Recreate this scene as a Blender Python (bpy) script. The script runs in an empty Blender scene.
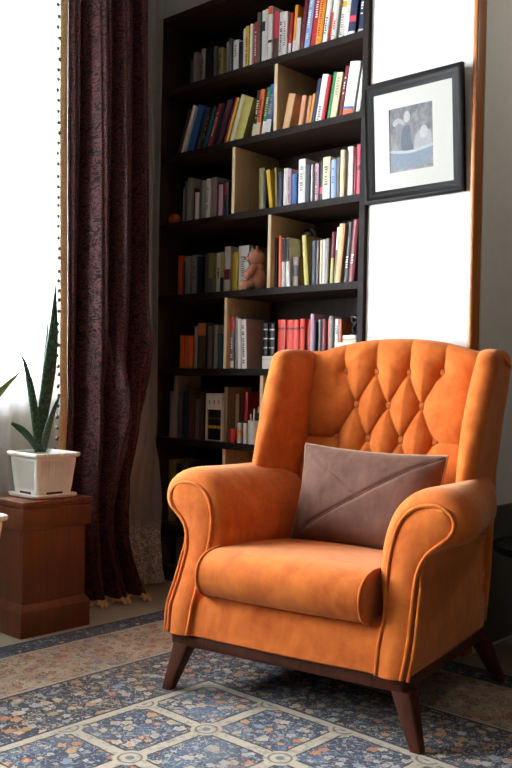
import bpy, bmesh, math, random
import numpy as np
from mathutils import Vector, Matrix
random.seed(7)
PI = math.pi
C = bpy.context.scene.collection
sc = bpy.context.scene

# ------------------------------------------------------------------ camera
F_PX, H_CAM = 896.755, 0.92
PIT, ROL, YAW = math.radians(-0.1107), math.radians(1.220), math.radians(42.787)
_f = np.array([-math.sin(YAW), math.cos(YAW), 0]); _r = np.array([math.cos(YAW), math.sin(YAW), 0]); _u = np.array([0, 0, 1.])
_f2 = _f*math.cos(PIT)+_u*math.sin(PIT); _u2 = -_f*math.sin(PIT)+_u*math.cos(PIT)
CR = _r*math.cos(ROL)+_u2*math.sin(ROL); CU = -_r*math.sin(ROL)+_u2*math.cos(ROL); CF = _f2
CP = np.array([0, 0, H_CAM])
cd = bpy.data.cameras.new('camera'); cam = bpy.data.objects.new('camera', cd); C.objects.link(cam)
cd.sensor_fit = 'VERTICAL'; cd.sensor_height = 36.0; cd.lens = F_PX/768*36.0; cd.clip_start = 0.02
cam.matrix_world = Matrix(((CR[0], CU[0], -CF[0], CP[0]), (CR[1], CU[1], -CF[1], CP[1]), (CR[2], CU[2], -CF[2], CP[2]), (0, 0, 0, 1)))
sc.camera = cam

def at(px, py, ax, v):
    """the point of the place, on the plane axis=v, that the photo shows at a pixel"""
    d = CR*(px-256)/F_PX - CU*(py-384)/F_PX + CF
    p = CP + d*((v-CP[ax])/d[ax])
    return Vector(p)

# ------------------------------------------------------------------ materials
def s2l(c):
    return tuple((x/12.92 if x <= .04045 else ((x+.055)/1.055)**2.4) for x in c)
def rgb(h):
    h = h.lstrip('#'); return s2l(tuple(int(h[i:i+2], 16)/255 for i in (0, 2, 4)))

class NT:
    def __init__(s, name):
        s.m = bpy.data.materials.new(name); s.m.use_nodes = True
        s.t = s.m.node_tree; s.t.nodes.clear()
        s.out = s.t.nodes.new('ShaderNodeOutputMaterial')
    def n(s, typ, **kw):
        nd = s.t.nodes.new(typ)
        for k, v in kw.items(): setattr(nd, k, v)
        return nd
    def put(s, sock, v):
        if v is None: return
        if hasattr(v, 'is_output') or isinstance(v, bpy.types.NodeSocket): s.t.links.new(v, sock)
        elif isinstance(v, (tuple, list)) and len(v) == 3 and sock.type == 'RGBA': sock.default_value = (*v, 1)
        else: sock.default_value = v
    def math(s, op, a, b=None, c=None, clamp=False):
        nd = s.n('ShaderNodeMath', operation=op); nd.use_clamp = clamp
        s.put(nd.inputs[0], a); s.put(nd.inputs[1], b)
        if c is not None: s.put(nd.inputs[2], c)
        return nd.outputs[0]
    def vmath(s, op, a, b=None):
        nd = s.n('ShaderNodeVectorMath', operation=op)
        s.put(nd.inputs[0], a); s.put(nd.inputs[1], b)
        return nd.outputs[1] if op in ('LENGTH', 'DISTANCE', 'DOT_PRODUCT') else nd.outputs[0]
    def mix(s, fac, a, b, blend='MIX'):
        nd = s.n('ShaderNodeMix', data_type='RGBA', blend_type=blend)
        s.put(nd.inputs[0], fac); s.put(nd.inputs[6], a); s.put(nd.inputs[7], b)
        return nd.outputs[2]
    def step(s, x, lo, hi):
        nd = s.n('ShaderNodeMapRange', interpolation_type='SMOOTHSTEP')
        s.put(nd.inputs[0], x); nd.inputs[1].default_value = lo; nd.inputs[2].default_value = hi
        return nd.outputs[0]
    def ramp(s, fac, stops, interp='LINEAR'):
        nd = s.n('ShaderNodeValToRGB'); cr = nd.color_ramp; cr.interpolation = interp
        while len(cr.elements) < len(stops): cr.elements.new(.5)
        for e, (p, c) in zip(cr.elements, stops): e.position = p; e.color = (*c, 1)
        s.put(nd.inputs[0], fac); return nd.outputs[0]
    def noise(s, vec, scale, detail=4, rough=.55, dist=0, out=0):
        nd = s.n('ShaderNodeTexNoise'); s.put(nd.inputs['Vector'], vec)
        nd.inputs['Scale'].default_value = scale; nd.inputs['Detail'].default_value = detail
        nd.inputs['Roughness'].default_value = rough; nd.inputs['Distortion'].default_value = dist
        return nd.outputs[out]
    def coord(s, which='Object'):
        return s.n('ShaderNodeTexCoord').outputs[which]
    def mapping(s, vec, scale=(1, 1, 1), rot=(0, 0, 0), loc=(0, 0, 0)):
        nd = s.n('ShaderNodeMapping'); s.put(nd.inputs[0], vec)
        nd.inputs[1].default_value = loc; nd.inputs[2].default_value = rot; nd.inputs[3].default_value = scale
        return nd.outputs[0]
    def bump(s, h, strength=.3, dist=.002):
        nd = s.n('ShaderNodeBump'); nd.inputs['Strength'].default_value = strength; nd.inputs['Distance'].default_value = dist
        s.put(nd.inputs['Height'], h); return nd.outputs[0]
    def bsdf(s, base, rough=.6, normal=None, **kw):
        nd = s.n('ShaderNodeBsdfPrincipled'); s.put(nd.inputs['Base Color'], base); s.put(nd.inputs['Roughness'], rough)
        s.put(nd.inputs['Normal'], normal)
        for k, v in kw.items(): s.put(nd.inputs[k.replace('_', ' ')], v)
        return nd.outputs[0]
    def done(s, sh):
        s.t.links.new(sh, s.out.inputs[0]); return s.m

_cache = {}
def plain(name, col, rough=.55, var=.12, scale=30, bump=.05, metallic=0., **kw):
    key = (name, col)
    if key in _cache: return _cache[key]
    t = NT(name); co = t.coord()
    nz = t.noise(co, scale, 4)
    dark = tuple(c*(1-var) for c in col); lite = tuple(min(1, c*(1+var)) for c in col)
    c = t.ramp(nz, [(.3, dark), (.7, lite)])
    m = t.done(t.bsdf(c, rough, t.bump(nz, bump, .001) if bump else None, Metallic=metallic, **kw))
    _cache[key] = m; return m

def wood(name, a, b, rough=.45, stretch=(1, 1, .08), scale=22, coat=0., bump=.12, spec=.5):
    t = NT(name); co = t.mapping(t.coord(), stretch)
    n1 = t.noise(co, scale, 6, .62, 1.2); n2 = t.noise(co, scale*5, 3, .6)
    f = t.math('MULTIPLY_ADD', n2, .35, t.math('MULTIPLY', n1, .75))
    c = t.ramp(f, [(.32, a), (.72, b)])
    return t.done(t.bsdf(c, rough, t.bump(f, bump, .001), Coat_Weight=coat, Specular_IOR_Level=spec))

def velvet(name, a, b, sheen=.35, rough=.85, scale=9):
    t = NT(name); co = t.coord()
    big = t.noise(co, scale, 5, .62, .6); fine = t.noise(co, 420, 2, .5); streak = t.noise(t.mapping(co, (1, 1, .35)), 38, 4, .6)
    f = t.math('MULTIPLY_ADD', streak, .35, t.math('MULTIPLY', big, .7))
    c = t.ramp(f, [(.34, a), (.68, b)])
    sh = t.bsdf(c, rough, t.bump(t.math('MULTIPLY_ADD', fine, .5, t.math('MULTIPLY', streak, .6)), .10, .0015), Sheen_Weight=sheen, Sheen_Roughness=.45, Sheen_Tint=(1, .72, .45), Specular_IOR_Level=.18)
    return t.done(sh)

M = {}
M['white_wall'] = plain('white_wall_paint', rgb('#d6d5d2'), .75, .02, 6, .04)
M['grey_wall'] = plain('grey_wall_paint', rgb('#a8a49c'), .8, .05, 25, .06)
M['room_wall'] = plain('brown_wall_paint', rgb('#4d453d'), .85, .04, 8, .04)
M['return_wall'] = plain('pale_wall_paint', rgb('#dedbd4'), .8, .03, 25, .04)
M['ceiling'] = plain('ceiling_paint', rgb('#7d766c'), .85, .03, 8, .03)
M['case'] = wood('wenge_veneer', rgb('#1f1611'), rgb('#4a372b'), .55, (.10, 1, 1), 26, bump=.2, spec=.2)
M['case_up'] = wood('wenge_veneer_upright', rgb('#1f1713'), rgb('#45342a'), .55, (1, 1, .09), 26, bump=.2, spec=.2)
M['band'] = wood('dark_edge_banding', rgb('#100c0b'), rgb('#2b231f'), .6, (.12, 1, .12), 40, bump=.3, spec=.12)
M['birch_edge'] = wood('pale_birch_edge', rgb('#d8c097'), rgb('#ecdcb8'), .6, (1, 1, .1), 18, spec=.2)
M['birch'] = wood('birch_board', rgb('#b8976a'), rgb('#d9bd90'), .55, (1, 1, .1), 18)
M['trim_wood'] = wood('oak_trim', rgb('#8a4a1c'), rgb('#b87336'), .35, (1, 1, .05), 20, .2)
M['pedestal'] = wood('cherry_wood', rgb('#421d0c'), rgb('#6f3819'), .42, (1, 1, .1), 16, .1)
M['walnut'] = wood('walnut_leg', rgb('#2e1207'), rgb('#5a2811'), .5, (1, 1, .12), 24, .05, spec=.25)
M['orange'] = velvet('orange_velvet', rgb('#b25017'), rgb('#d8752f'))
M['button'] = velvet('orange_button_velvet', rgb('#b05522'), rgb('#d1763a'))
M['suede'] = velvet('brown_suede', rgb('#54392f'), rgb('#735247'), .15, .85, 14)
M['suede_edge'] = plain('light_suede_edge', rgb('#a5866d'), .8, .2, 60, .1)
M['white_plastic'] = plain('white_plastic', rgb('#e6e2da'), .4, .04, 12, .02)
M['soil'] = plain('potting_soil', rgb('#2a211a'), .95, .4, 90, .6)
M['black_frame'] = wood('black_frame_wood', rgb('#0d0b0b'), rgb('#1d1a19'), .55, (.2, 1, 1), 40, .0, spec=.12)
M['mat_board'] = plain('cream_mat_board', rgb('#c9c6bd'), .85, .02, 30, .02)
M['paper'] = plain('book_paper', rgb('#d8cfbb'), .85, .08, 120, .1)
M['black'] = plain('black_lacquer', rgb('#0b0b0c'), .3, .2, 20, .02)
M['tile'] = None

def glass_mat():
    t = NT('picture_glass'); fr = t.n('ShaderNodeFresnel'); fr.inputs[0].default_value = 1.2
    tr = t.n('ShaderNodeBsdfTransparent'); gl = t.n('ShaderNodeBsdfGlossy'); gl.inputs['Roughness'].default_value = .03
    mx = t.n('ShaderNodeMixShader'); t.t.links.new(fr.outputs[0], mx.inputs[0]); t.t.links.new(tr.outputs[0], mx.inputs[1]); t.t.links.new(gl.outputs[0], mx.inputs[2])
    return t.done(mx.outputs[0])
M['glass'] = glass_mat()

def floor_mat():
    t = NT('beige_floor_tile'); co = t.coord()
    br = t.n('ShaderNodeTexBrick'); t.put(br.inputs['Vector'], co); br.offset = 0; br.inputs['Scale'].default_value = 1
    br.inputs['Brick Width'].default_value = .6; br.inputs['Row Height'].default_value = .6; br.inputs['Mortar Size'].default_value = .003
    br.inputs['Color1'].default_value = (*rgb('#a79c88'), 1); br.inputs['Color2'].default_value = (*rgb('#a29783'), 1); br.inputs['Mortar'].default_value = (*rgb('#6f6658'), 1)
    c = t.mix(t.math('MULTIPLY', t.noise(co, 7, 5), .35), br.outputs[0], rgb('#7f7462'))
    return t.done(t.bsdf(c, .38))

def rug_mat():
    t = NT('persian_rug'); co = t.coord()
    sep = t.n('ShaderNodeSeparateXYZ'); t.put(sep.inputs[0], co); X, Y = sep.outputs[0], sep.outputs[1]
    # object origin = the rug's far left corner: x grows into the rug, y is negative into the rug
    v = t.math('MULTIPLY', Y, -1)
    d = t.math('MINIMUM', X, v)
    wob = t.math('MULTIPLY_ADD', t.noise(co, 70, 2), .006, -.003)
    dw = t.math('ADD', d, wob)
    navy, navy2, blue = rgb('#18233a'), rgb('#263a5a'), rgb('#42607f')
    cream, peach, salmon, gold, pale, sky, char = rgb('#c6bba9'), rgb('#c89a78'), rgb('#c07c60'), rgb('#b3925a'), rgb('#b4b2b0'), rgb('#8296aa'), rgb('#161517')
    wv = t.vmath('SUBTRACT', t.noise(co, 40, 3, .6, 0, 1), (.5, .5, .5)); sc3 = t.n('ShaderNodeVectorMath', operation='SCALE'); t.put(sc3.inputs[0], wv); sc3.inputs['Scale'].default_value = .022
    cod = t.vmath('ADD', co, sc3.outputs[0])
    def flowers(scale, petals, R, seed, rnd=.8):
        vo = t.n('ShaderNodeTexVoronoi', voronoi_dimensions='2D'); 
        vec = t.mapping(cod, (1, 1, 1), loc=(seed, seed*.7, 0)); t.put(vo.inputs['Vector'], vec)
        vo.inputs['Scale'].default_value = scale; vo.inputs['Randomness'].default_value = rnd
        pos = vo.outputs['Position']; dl = t.vmath('SUBTRACT', vec, pos)
        s2 = t.n('ShaderNodeSeparateXYZ'); t.put(s2.inputs[0], dl)
        ang = t.math('ARCTAN2', s2.outputs[1], s2.outputs[0]); r = t.math('MULTIPLY', t.vmath('LENGTH', dl), scale)
        cs = t.n('ShaderNodeSeparateColor'); t.put(cs.inputs[0], vo.outputs['Color'])
        lob = t.math('COSINE', t.math('MULTIPLY_ADD', ang, petals, t.math('MULTIPLY', cs.outputs[1], 6)))
        size = t.math('MULTIPLY_ADD', cs.outputs[2], .5, .65)
        rad = t.math('MULTIPLY', t.math('MULTIPLY_ADD', lob, .10, .90), t.math('MULTIPLY', size, R))
        q = t.math('DIVIDE', r, rad)
        return q, cs.outputs[0], cs.outputs[1]
    def flora(base, palette, seed, dens=1.0, vine=cream):
        # vines, small blossoms, then large blossoms with rings
        n = t.noise(t.mapping(co, loc=(seed, 0, 0)), 34, 2, .5, 1.2)
        vn = t.math('ABSOLUTE', t.math('SUBTRACT', n, .5))
        c = t.mix(t.math('MULTIPLY', t.math('SUBTRACT', 1, t.step(vn, .012, .03)), .75), base, vine)
        q, r1, r2 = flowers(80, 5, .54*dens, seed+3.1, 1.0)
        fc = t.ramp(r1, [(i/len(palette), p) for i, p in enumerate(palette)], 'CONSTANT')
        c = t.mix(t.math('SUBTRACT', 1, t.step(q, .85, 1.05)), c, fc)
        c = t.mix(t.math('SUBTRACT', 1, t.step(q, .25, .42)), c, char)
        q, r1, r2 = flowers(41, 6, .40*dens, seed+6.3, 1.0)
        fc = t.ramp(r2, [(i/len(palette), p) for i, p in enumerate(palette[::-1])], 'CONSTANT')
        c = t.mix(t.math('MULTIPLY', t.math('SUBTRACT', 1, t.step(q, .9, 1.05)), .9), c, fc)
        c = t.mix(t.math('MULTIPLY', t.step(q, .45, .55), t.math('SUBTRACT', 1, t.step(q, .62, .75))), c, char)
        q, r1, r2 = flowers(24, 5, .38*dens, seed+9.7, 1.0)
        c = t.mix(t.math('SUBTRACT', 1, t.step(q, 1.05, 1.22)), c, char)
        fc = t.ramp(r1, [(i/len(palette), p) for i, p in enumerate(palette)], 'CONSTANT')
        c = t.mix(t.math('SUBTRACT', 1, t.step(q, .92, 1.05)), c, fc)
        fc2 = t.ramp(r2, [(i/4, p) for i, p in enumerate([cream, salmon, sky, gold])], 'CONSTANT')
        ring = t.math('MULTIPLY', t.step(q, .42, .5), t.math('SUBTRACT', 1, t.step(q, .62, .7)))
        c = t.mix(t.math('MULTIPLY', ring, .8), c, fc2)
        c = t.mix(t.math('SUBTRACT', 1, t.step(q, .2, .3)), c, navy2)
        return c
    blueflora = flora(t.mix(t.step(t.noise(co, 9, 3), .45, .6), navy, navy2), [peach, cream, pale, salmon, sky, pale, gold, cream], 1.0, 1.15)
    peachflora = flora(t.mix(t.step(t.noise(co, 11, 3), .4, .6), rgb('#c9b79f'), rgb('#ba9d84')), [salmon, sky, peach, cream, gold, pale, salmon], 5.0, vine=rgb('#7b6c60'))
    edge = flora(t.mix(t.noise(co, 30, 2), navy, rgb('#27344a')), [pale, sky, gold, peach], 8.0, .8, vine=sky)
    fieldf = flora(t.mix(t.step(t.noise(co, 7, 2), .45, .58), navy2, blue), [cream, pale, cream, peach, sky, pale, salmon, pale], 12.0, 1.15, vine=pale)
    # field lattice of cream strips with medallions
    P = .2565
    def tri(a, off):
        m = t.math('FRACT', t.math('ADD', t.math('DIVIDE', t.math('SUBTRACT', a, off), P), .5))
        return t.math('MULTIPLY', t.math('ABSOLUTE', t.math('SUBTRACT', m, .5)), P)
    tx, ty = tri(X, .735), tri(v, .735)
    lat = t.math('MINIMUM', tx, ty)
    latw = t.math('ADD', lat, wob)
    rr = t.math('SQRT', t.math('ADD', t.math('MULTIPLY', tx, tx), t.math('MULTIPLY', ty, ty)))
    # dark outline, cream strip, thin dark outline lines
    fld = t.mix(t.math('SUBTRACT', 1, t.step(latw, .019, .024)), fieldf, char)
    strip = t.mix(t.math('MULTIPLY', t.step(t.noise(co, 60, 3), .5, .62), .55), cream, rgb('#857d74'))
    fld = t.mix(t.math('SUBTRACT', 1, t.step(latw, .014, .018)), fld, strip)
    fld = t.mix(t.math('SUBTRACT', 1, t.step(rr, .040, .044)), fld, strip)
    fld = t.mix(t.math('MULTIPLY', .65, t.math('MULTIPLY', t.step(rr, .024, .027), t.math('SUBTRACT', 1, t.step(rr, .030, .033)))), fld, char)
    fld = t.mix(t.math('SUBTRACT', 1, t.step(rr, .009, .014)), fld, rgb('#6c7a86'))
    def sel(c, nxt, lim): return t.mix(t.step(dw, lim-.002, lim+.002), c, nxt)
    c = sel(edge, cream, .108); c = sel(c, peachflora, .117)
    c = sel(c, cream, .418); c = sel(c, navy, .427); c = sel(c, blueflora, .437)
    c = sel(c, navy, .715); c = sel(c, cream, .724); c = sel(c, fld, .738)
    c = t.mix(t.math('SUBTRACT', 1, t.step(dw, .010, .014)), c, navy)
    # worn patches and pile
    c = t.mix(t.math('MULTIPLY_ADD', t.step(t.noise(co, 3.1, 5), .48, .72), .32, .18), c, rgb('#77736e'))
    pile = t.noise(co, 600, 2, .7)
    c = t.mix(.35, c, t.mix(pile, rgb('#2b2b2f'), rgb('#cfc8bd')), 'SOFT_LIGHT')
    return t.done(t.bsdf(c, .95, t.bump(t.math('MULTIPLY_ADD', pile, .4, t.noise(co, 150, 3)), .5, .003), Sheen_Weight=.1, Specular_IOR_Level=.1))

def damask_mat():
    t = NT('burgundy_damask'); uv = t.mapping(t.coord('UV'), (1, 1, 1))
    n = t.noise(uv, 21, 1.0, .5, 2.2)
    a = t.math('ABSOLUTE', t.math('SUBTRACT', t.math('FRACT', t.math('MULTIPLY', n, 5)), .5))
    pat = t.step(a, .20, .27)
    n2 = t.noise(uv, 130, 3)
    c = t.mix(pat, rgb('#140a0a'), t.mix(n2, rgb('#401b1b'), rgb('#602d2b')))
    rough = t.math('MULTIPLY_ADD', pat, -.2, .75)
    return t.done(t.bsdf(c, rough, t.bump(pat, .25, .001), Sheen_Weight=.22, Sheen_Roughness=.4, Sheen_Tint=(1, .5, .45), Specular_IOR_Level=.3))

def sheer_mat():
    t = NT('white_sheer_voile'); uv = t.coord('UV')
    weave = t.noise(uv, 500, 1)
    sp = t.n('ShaderNodeSeparateXYZ'); t.put(sp.inputs[0], uv)
    n = t.noise(uv, 22, 1.5, .5, 2.0)
    a = t.math('ABSOLUTE', t.math('SUBTRACT', t.math('FRACT', t.math('MULTIPLY', n, 4)), .5))
    band = t.math('SUBTRACT', 1, t.step(sp.outputs[1], .22, .30))
    emb = t.math('MULTIPLY', t.step(a, .26, .33), band)
    opac = t.math('ADD', t.math('MULTIPLY_ADD', weave, .12, .30), t.math('MULTIPLY', emb, .45), clamp=True)
    tr = t.n('ShaderNodeBsdfTransparent'); tl = t.n('ShaderNodeBsdfTranslucent'); df = t.n('ShaderNodeBsdfDiffuse')
    for x in (tl, df): x.inputs[0].default_value = (.86, .86, .85, 1)
    m1 = t.n('ShaderNodeMixShader'); m1.inputs[0].default_value = .5
    t.t.links.new(tl.outputs[0], m1.inputs[1]); t.t.links.new(df.outputs[0], m1.inputs[2])
    m2 = t.n('ShaderNodeMixShader'); t.t.links.new(opac, m2.inputs[0]); t.t.links.new(tr.outputs[0], m2.inputs[1]); t.t.links.new(m1.outputs[0], m2.inputs[2])
    return t.done(m2.outputs[0])

def leaf_mat(name, dark, mid, rim):
    t = NT(name); uv = t.coord('UV'); sp = t.n('ShaderNodeSeparateXYZ'); t.put(sp.inputs[0], uv)
    w = t.noise(t.mapping(uv, (.9, 14, 1)), 3, 3, .6, .8)
    c = t.mix(t.step(w, .45, .6), dark, mid)
    e = t.math('ABSOLUTE', t.math('SUBTRACT', sp.outputs[0], .5))
    c = t.mix(t.step(e, .42, .47), c, rim)
    return t.done(t.bsdf(c, .38))
M['tile'] = floor_mat(); M['rug'] = rug_mat(); M['damask'] = damask_mat(); M['sheer'] = sheer_mat()
M['leaf'] = leaf_mat('snake_plant_leaf', rgb('#16301c'), rgb('#3c5c3e'), rgb('#2c4a2c'))
M['leaf_pale'] = leaf_mat('variegated_leaf', rgb('#5d7040'), rgb('#93a060'), rgb('#d9d48c'))
M['braid'] = plain('tan_braid', rgb('#c9a878'), .8, .3, 160, .5)
M['bead'] = plain('grey_bead', rgb('#4a4238'), .35, .2, 60, .1)

# ------------------------------------------------------------------ objects
def obj(name, bm, mat, parent=None, smooth=True, loc=None):
    me = bpy.data.meshes.new(name)
    if isinstance(bm, bmesh.types.BMesh):
        bmesh.ops.recalc_face_normals(bm, faces=bm.faces[:]); bm.to_mesh(me); bm.free()
    else:
        me.from_pydata(*bm)
    me.materials.append(mat)
    for p in me.polygons: p.use_smooth = bool(smooth)
    if smooth == 'auto':
        me.set_sharp_from_angle(angle=math.radians(38))
    o = bpy.data.objects.new(name, me); C.objects.link(o)
    if parent: o.parent = parent
    if loc is not None: o.location = loc
    return o
def tag(o, label, cat, group=None):
    o['label'] = label; o['category'] = cat
    if group: o['group'] = group
    return o
def thing(name, label, cat, loc=(0, 0, 0), rotz=0, group=None):
    o = bpy.data.objects.new(name, None); C.objects.link(o); o.location = loc; o.rotation_euler = (0, 0, rotz)
    o.empty_display_size = .05
    return tag(o, label, cat, group)
def struct(name, bm, mat, smooth=False, parent=None):
    o = obj(name, bm, mat, parent, smooth)
    if not parent: o['kind'] = 'structure'
    return o

def add_box(bm, x0, x1, y0, y1, z0, z1, bev=0, seg=2):
    r = bmesh.ops.create_cube(bm, size=1)
    vs = r['verts']
    bmesh.ops.scale(bm, vec=(x1-x0, y1-y0, z1-z0), verts=vs)
    bmesh.ops.translate(bm, vec=((x0+x1)/2, (y0+y1)/2, (z0+z1)/2), verts=vs)
    if bev:
        es = list({e for v in vs for e in v.link_edges})
        bmesh.ops.bevel(bm, geom=es, offset=bev, segments=seg, profile=.6, affect='EDGES')
def box(x0, x1, y0, y1, z0, z1, bev=0, seg=2):
    bm = bmesh.new(); add_box(bm, x0, x1, y0, y1, z0, z1, bev, seg); return bm

def loft(secs, cap0=True, cap1=True, closed=True, bm=None):
    """secs: list of rings of points (same count)"""
    bm = bm or bmesh.new()
    rows = [[bm.verts.new(p) for p in s] for s in secs]
    n = len(rows[0])
    for a, b in zip(rows, rows[1:]):
        for i in range(n if closed else n-1):
            j = (i+1) % n
            bm.faces.new((a[i], a[j], b[j], b[i]))
    if closed:
        for ok, r in ((cap0, rows[0]), (cap1, rows[-1])):
            if ok:
                f = bm.faces.new(r)
                bmesh.ops.triangulate(bm, faces=[f])
    return bm
def grid(fn, nu, nv, bm=None):
    bm = bm or bmesh.new(); uvl = bm.loops.layers.uv.verify()
    vs = [[bm.verts.new(fn(i/(nu-1), j/(nv-1))) for i in range(nu)] for j in range(nv)]
    for j in range(nv-1):
        for i in range(nu-1):
            f = bm.faces.new((vs[j][i], vs[j][i+1], vs[j+1][i+1], vs[j+1][i]))
            for l, (a, b) in zip(f.loops, ((i, j), (i+1, j), (i+1, j+1), (i, j+1))):
                l[uvl].uv = (a/(nu-1), b/(nv-1))
    return bm
def cr(pts, n, closed=False):
    """Catmull-Rom resample to n points, evenly in arc length"""
    P = [np.array(p, float) for p in pts]; m = len(P); out = []
    rng = range(m if closed else m-1)
    for i in rng:
        if closed: a, b, c, d = P[i-1], P[i], P[(i+1) % m], P[(i+2) % m]
        else: a, b, c, d = P[max(i-1, 0)], P[i], P[i+1], P[min(i+2, m-1)]
        for k in range(16):
            t = k/16; out.append(.5*((2*b)+(-a+c)*t+(2*a-5*b+4*c-d)*t*t+(-a+3*b-3*c+d)*t**3))
    out.append(P[0] if closed else P[-1]); out = np.array(out)
    L = np.concatenate([[0], np.cumsum(np.linalg.norm(np.diff(out, axis=0), axis=1))])
    ts = np.linspace(0, L[-1], n+1)[:-1] if closed else np.linspace(0, L[-1], n)
    return np.array([[np.interp(s, L, out[:, k]) for k in range(out.shape[1])] for s in ts])
def tube(pts, r, seg=8, closed=False, bm=None):
    pts = [Vector(p) for p in pts]; n = len(pts); secs = []; up = None
    rs = r if hasattr(r, '__len__') else [r]*n
    for i in range(n):
        a = pts[i-1] if (i or closed) else pts[0]; b = pts[(i+1) % n] if (i < n-1 or closed) else pts[-1]
        t = (b-a).normalized()
        if up is None:
            up = t.orthogonal().normalized()
        up = (up - t*up.dot(t)).normalized(); s = t.cross(up)
        secs.append([pts[i]+(up*math.cos(k*2*PI/seg)+s*math.sin(k*2*PI/seg))*rs[i] for k in range(seg)])
    if closed: secs.append(secs[0])
    return loft(secs, not closed, not closed, bm=bm)
def lathe(prof, seg=32, cx=0, cy=0, bm=None):
    return loft([[(cx+r*math.cos(k*2*PI/seg), cy+r*math.sin(k*2*PI/seg), z) for k in range(seg)] for r, z in prof], bm=bm)
def ball(r, loc=(0, 0, 0), sc_=(1, 1, 1), sub=2, bm=None):
    bm = bm or bmesh.new()
    v = bmesh.ops.create_icosphere(bm, subdivisions=sub, radius=r)['verts']
    bmesh.ops.scale(bm, vec=sc_, verts=v); bmesh.ops.translate(bm, vec=loc, verts=v)
    return bm
def rrect(x0, x1, y0, y1, r, seg=5):
    """rounded rectangle ring in xy"""
    r = min(r, (x1-x0)/2-1e-4, (y1-y0)/2-1e-4); out = []
    for cx, cy, a0 in ((x1-r, y0+r, -PI/2), (x1-r, y1-r, 0), (x0+r, y1-r, PI/2), (x0+r, y0+r, PI)):
        for k in range(seg+1):
            a = a0+k/seg*PI/2; out.append((cx+r*math.cos(a), cy+r*math.sin(a)))
    return out

# ------------------------------------------------------------------ room shell
YB = 2.74                       # front of the bookcase
XL = -3.26                      # left (window) wall
CEIL = 2.75
case_l = at(155.5, 225, 1, YB).x
case_r = at(366.5, 150, 1, YB).x
trim_x = at(473.5, 150, 1, YB).x
case_top = at(163, 19, 1, YB).z
WY0, WY1, WZ0, WZ1 = -.6, 2.30, .86, 2.5     # window opening in the left wall

struct('floor', box(XL-.2, 2.4, -2.6, 4.0, -.1, 0), M['tile'])
struct('ceiling', box(XL-.2, 2.4, -2.6, 4.0, CEIL, CEIL+.1), M['ceiling'])
bm = bmesh.new()
add_box(bm, XL-.2, XL, -2.6, WY0, 0, CEIL); add_box(bm, XL-.2, XL, WY1, 3.2, 0, CEIL)
add_box(bm, XL-.2, XL, WY0, WY1, 0, WZ0); add_box(bm, XL-.2, XL, WY0, WY1, WZ1, CEIL)
struct('wall_left', bm, M['grey_wall'])
bm = bmesh.new()
add_box(bm, case_r+.004, trim_x, YB+.012, 3.9, 0, CEIL)                       # white pier beside the bookcase
add_box(bm, XL, case_r+.004, YB+.012, 3.2, case_top+.004, CEIL)               # wall above the bookcase
add_box(bm, XL, case_r+.004, 3.1, 3.2, 0, case_top+.004)
struct('wall_back', bm, M['white_wall'])
struct('wall_return', box(trim_x-.02, trim_x+.012, YB+.05, 3.9, 0, CEIL), M['return_wall'])
struct('wall_far', box(trim_x, 2.4, 3.9, 4.0, 0, CEIL), M['room_wall'])
struct('wall_right', box(2.3, 2.4, -2.6, 4.0, 0, CEIL), M['room_wall'])
struct('wall_front', box(XL-.2, 2.4, -2.7, -2.6, 0, CEIL), M['room_wall'])
bm = loft([[(trim_x+x, YB+y, z) for x, y in rrect(-.010, .010, -.004, .052, .007)] for z in (0, CEIL)])
struct('trim_1', bm, M['trim_wood'], 'auto')
struct('trim_2', box(trim_x+.012, trim_x+.03, YB+.056, 3.9, .02, .50, .004), plain('dado_panel', rgb('#55514d'), .6))
bm = bmesh.new()
for a, b, c, d in ((WY0, WY1, WZ0, WZ0+.06), (WY0, WY1, WZ1-.06, WZ1), (WY0, WY0+.06, WZ0+.06, WZ1-.06), (WY1-.06, WY1, WZ0+.06, WZ1-.06), (.55, .61, WZ0+.06, WZ1-.06)):
    add_box(bm, XL-.14, XL-.07, a, b, c, d)
w = struct('window_1', bm, M['white_plastic'])
obj('pane', box(XL-.108, XL-.104, WY0+.055, WY1-.055, WZ0+.055, WZ1-.055), M['glass'], w, False)
struct('sky_blocker_slab', box(XL-2.0, XL-.21, -2.6, 3.4, 2.52, 2.66), M['grey_wall'])      # unseen slab added above the window to block high sky light
struct('trim_3', box(XL-.2, XL+.05, WY0-.05, WY1+.03, WZ0-.035, WZ0-.001, .006), M['white_plastic'])   # window board

# ------------------------------------------------------------------ rug
RX0, RY1 = -2.668, 2.64
def rug_fn(u, v):
    x = u*3.05; y = -v*4.3
    return (x, y, .009+.0006*math.sin(x*9+y*4))
bm = grid(rug_fn, 60, 80)
ret = bmesh.ops.extrude_face_region(bm, geom=bm.faces[:])
bmesh.ops.translate(bm, vec=(0, 0, -.0075), verts=[g for g in ret['geom'] if isinstance(g, bmesh.types.BMVert)])
rug = obj('rug', bm, M['rug'], None, 'auto', (RX0, RY1, 0))
tag(rug, 'blue, cream and peach floral rug with lattice centre beneath the armchair', 'rug')

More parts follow.
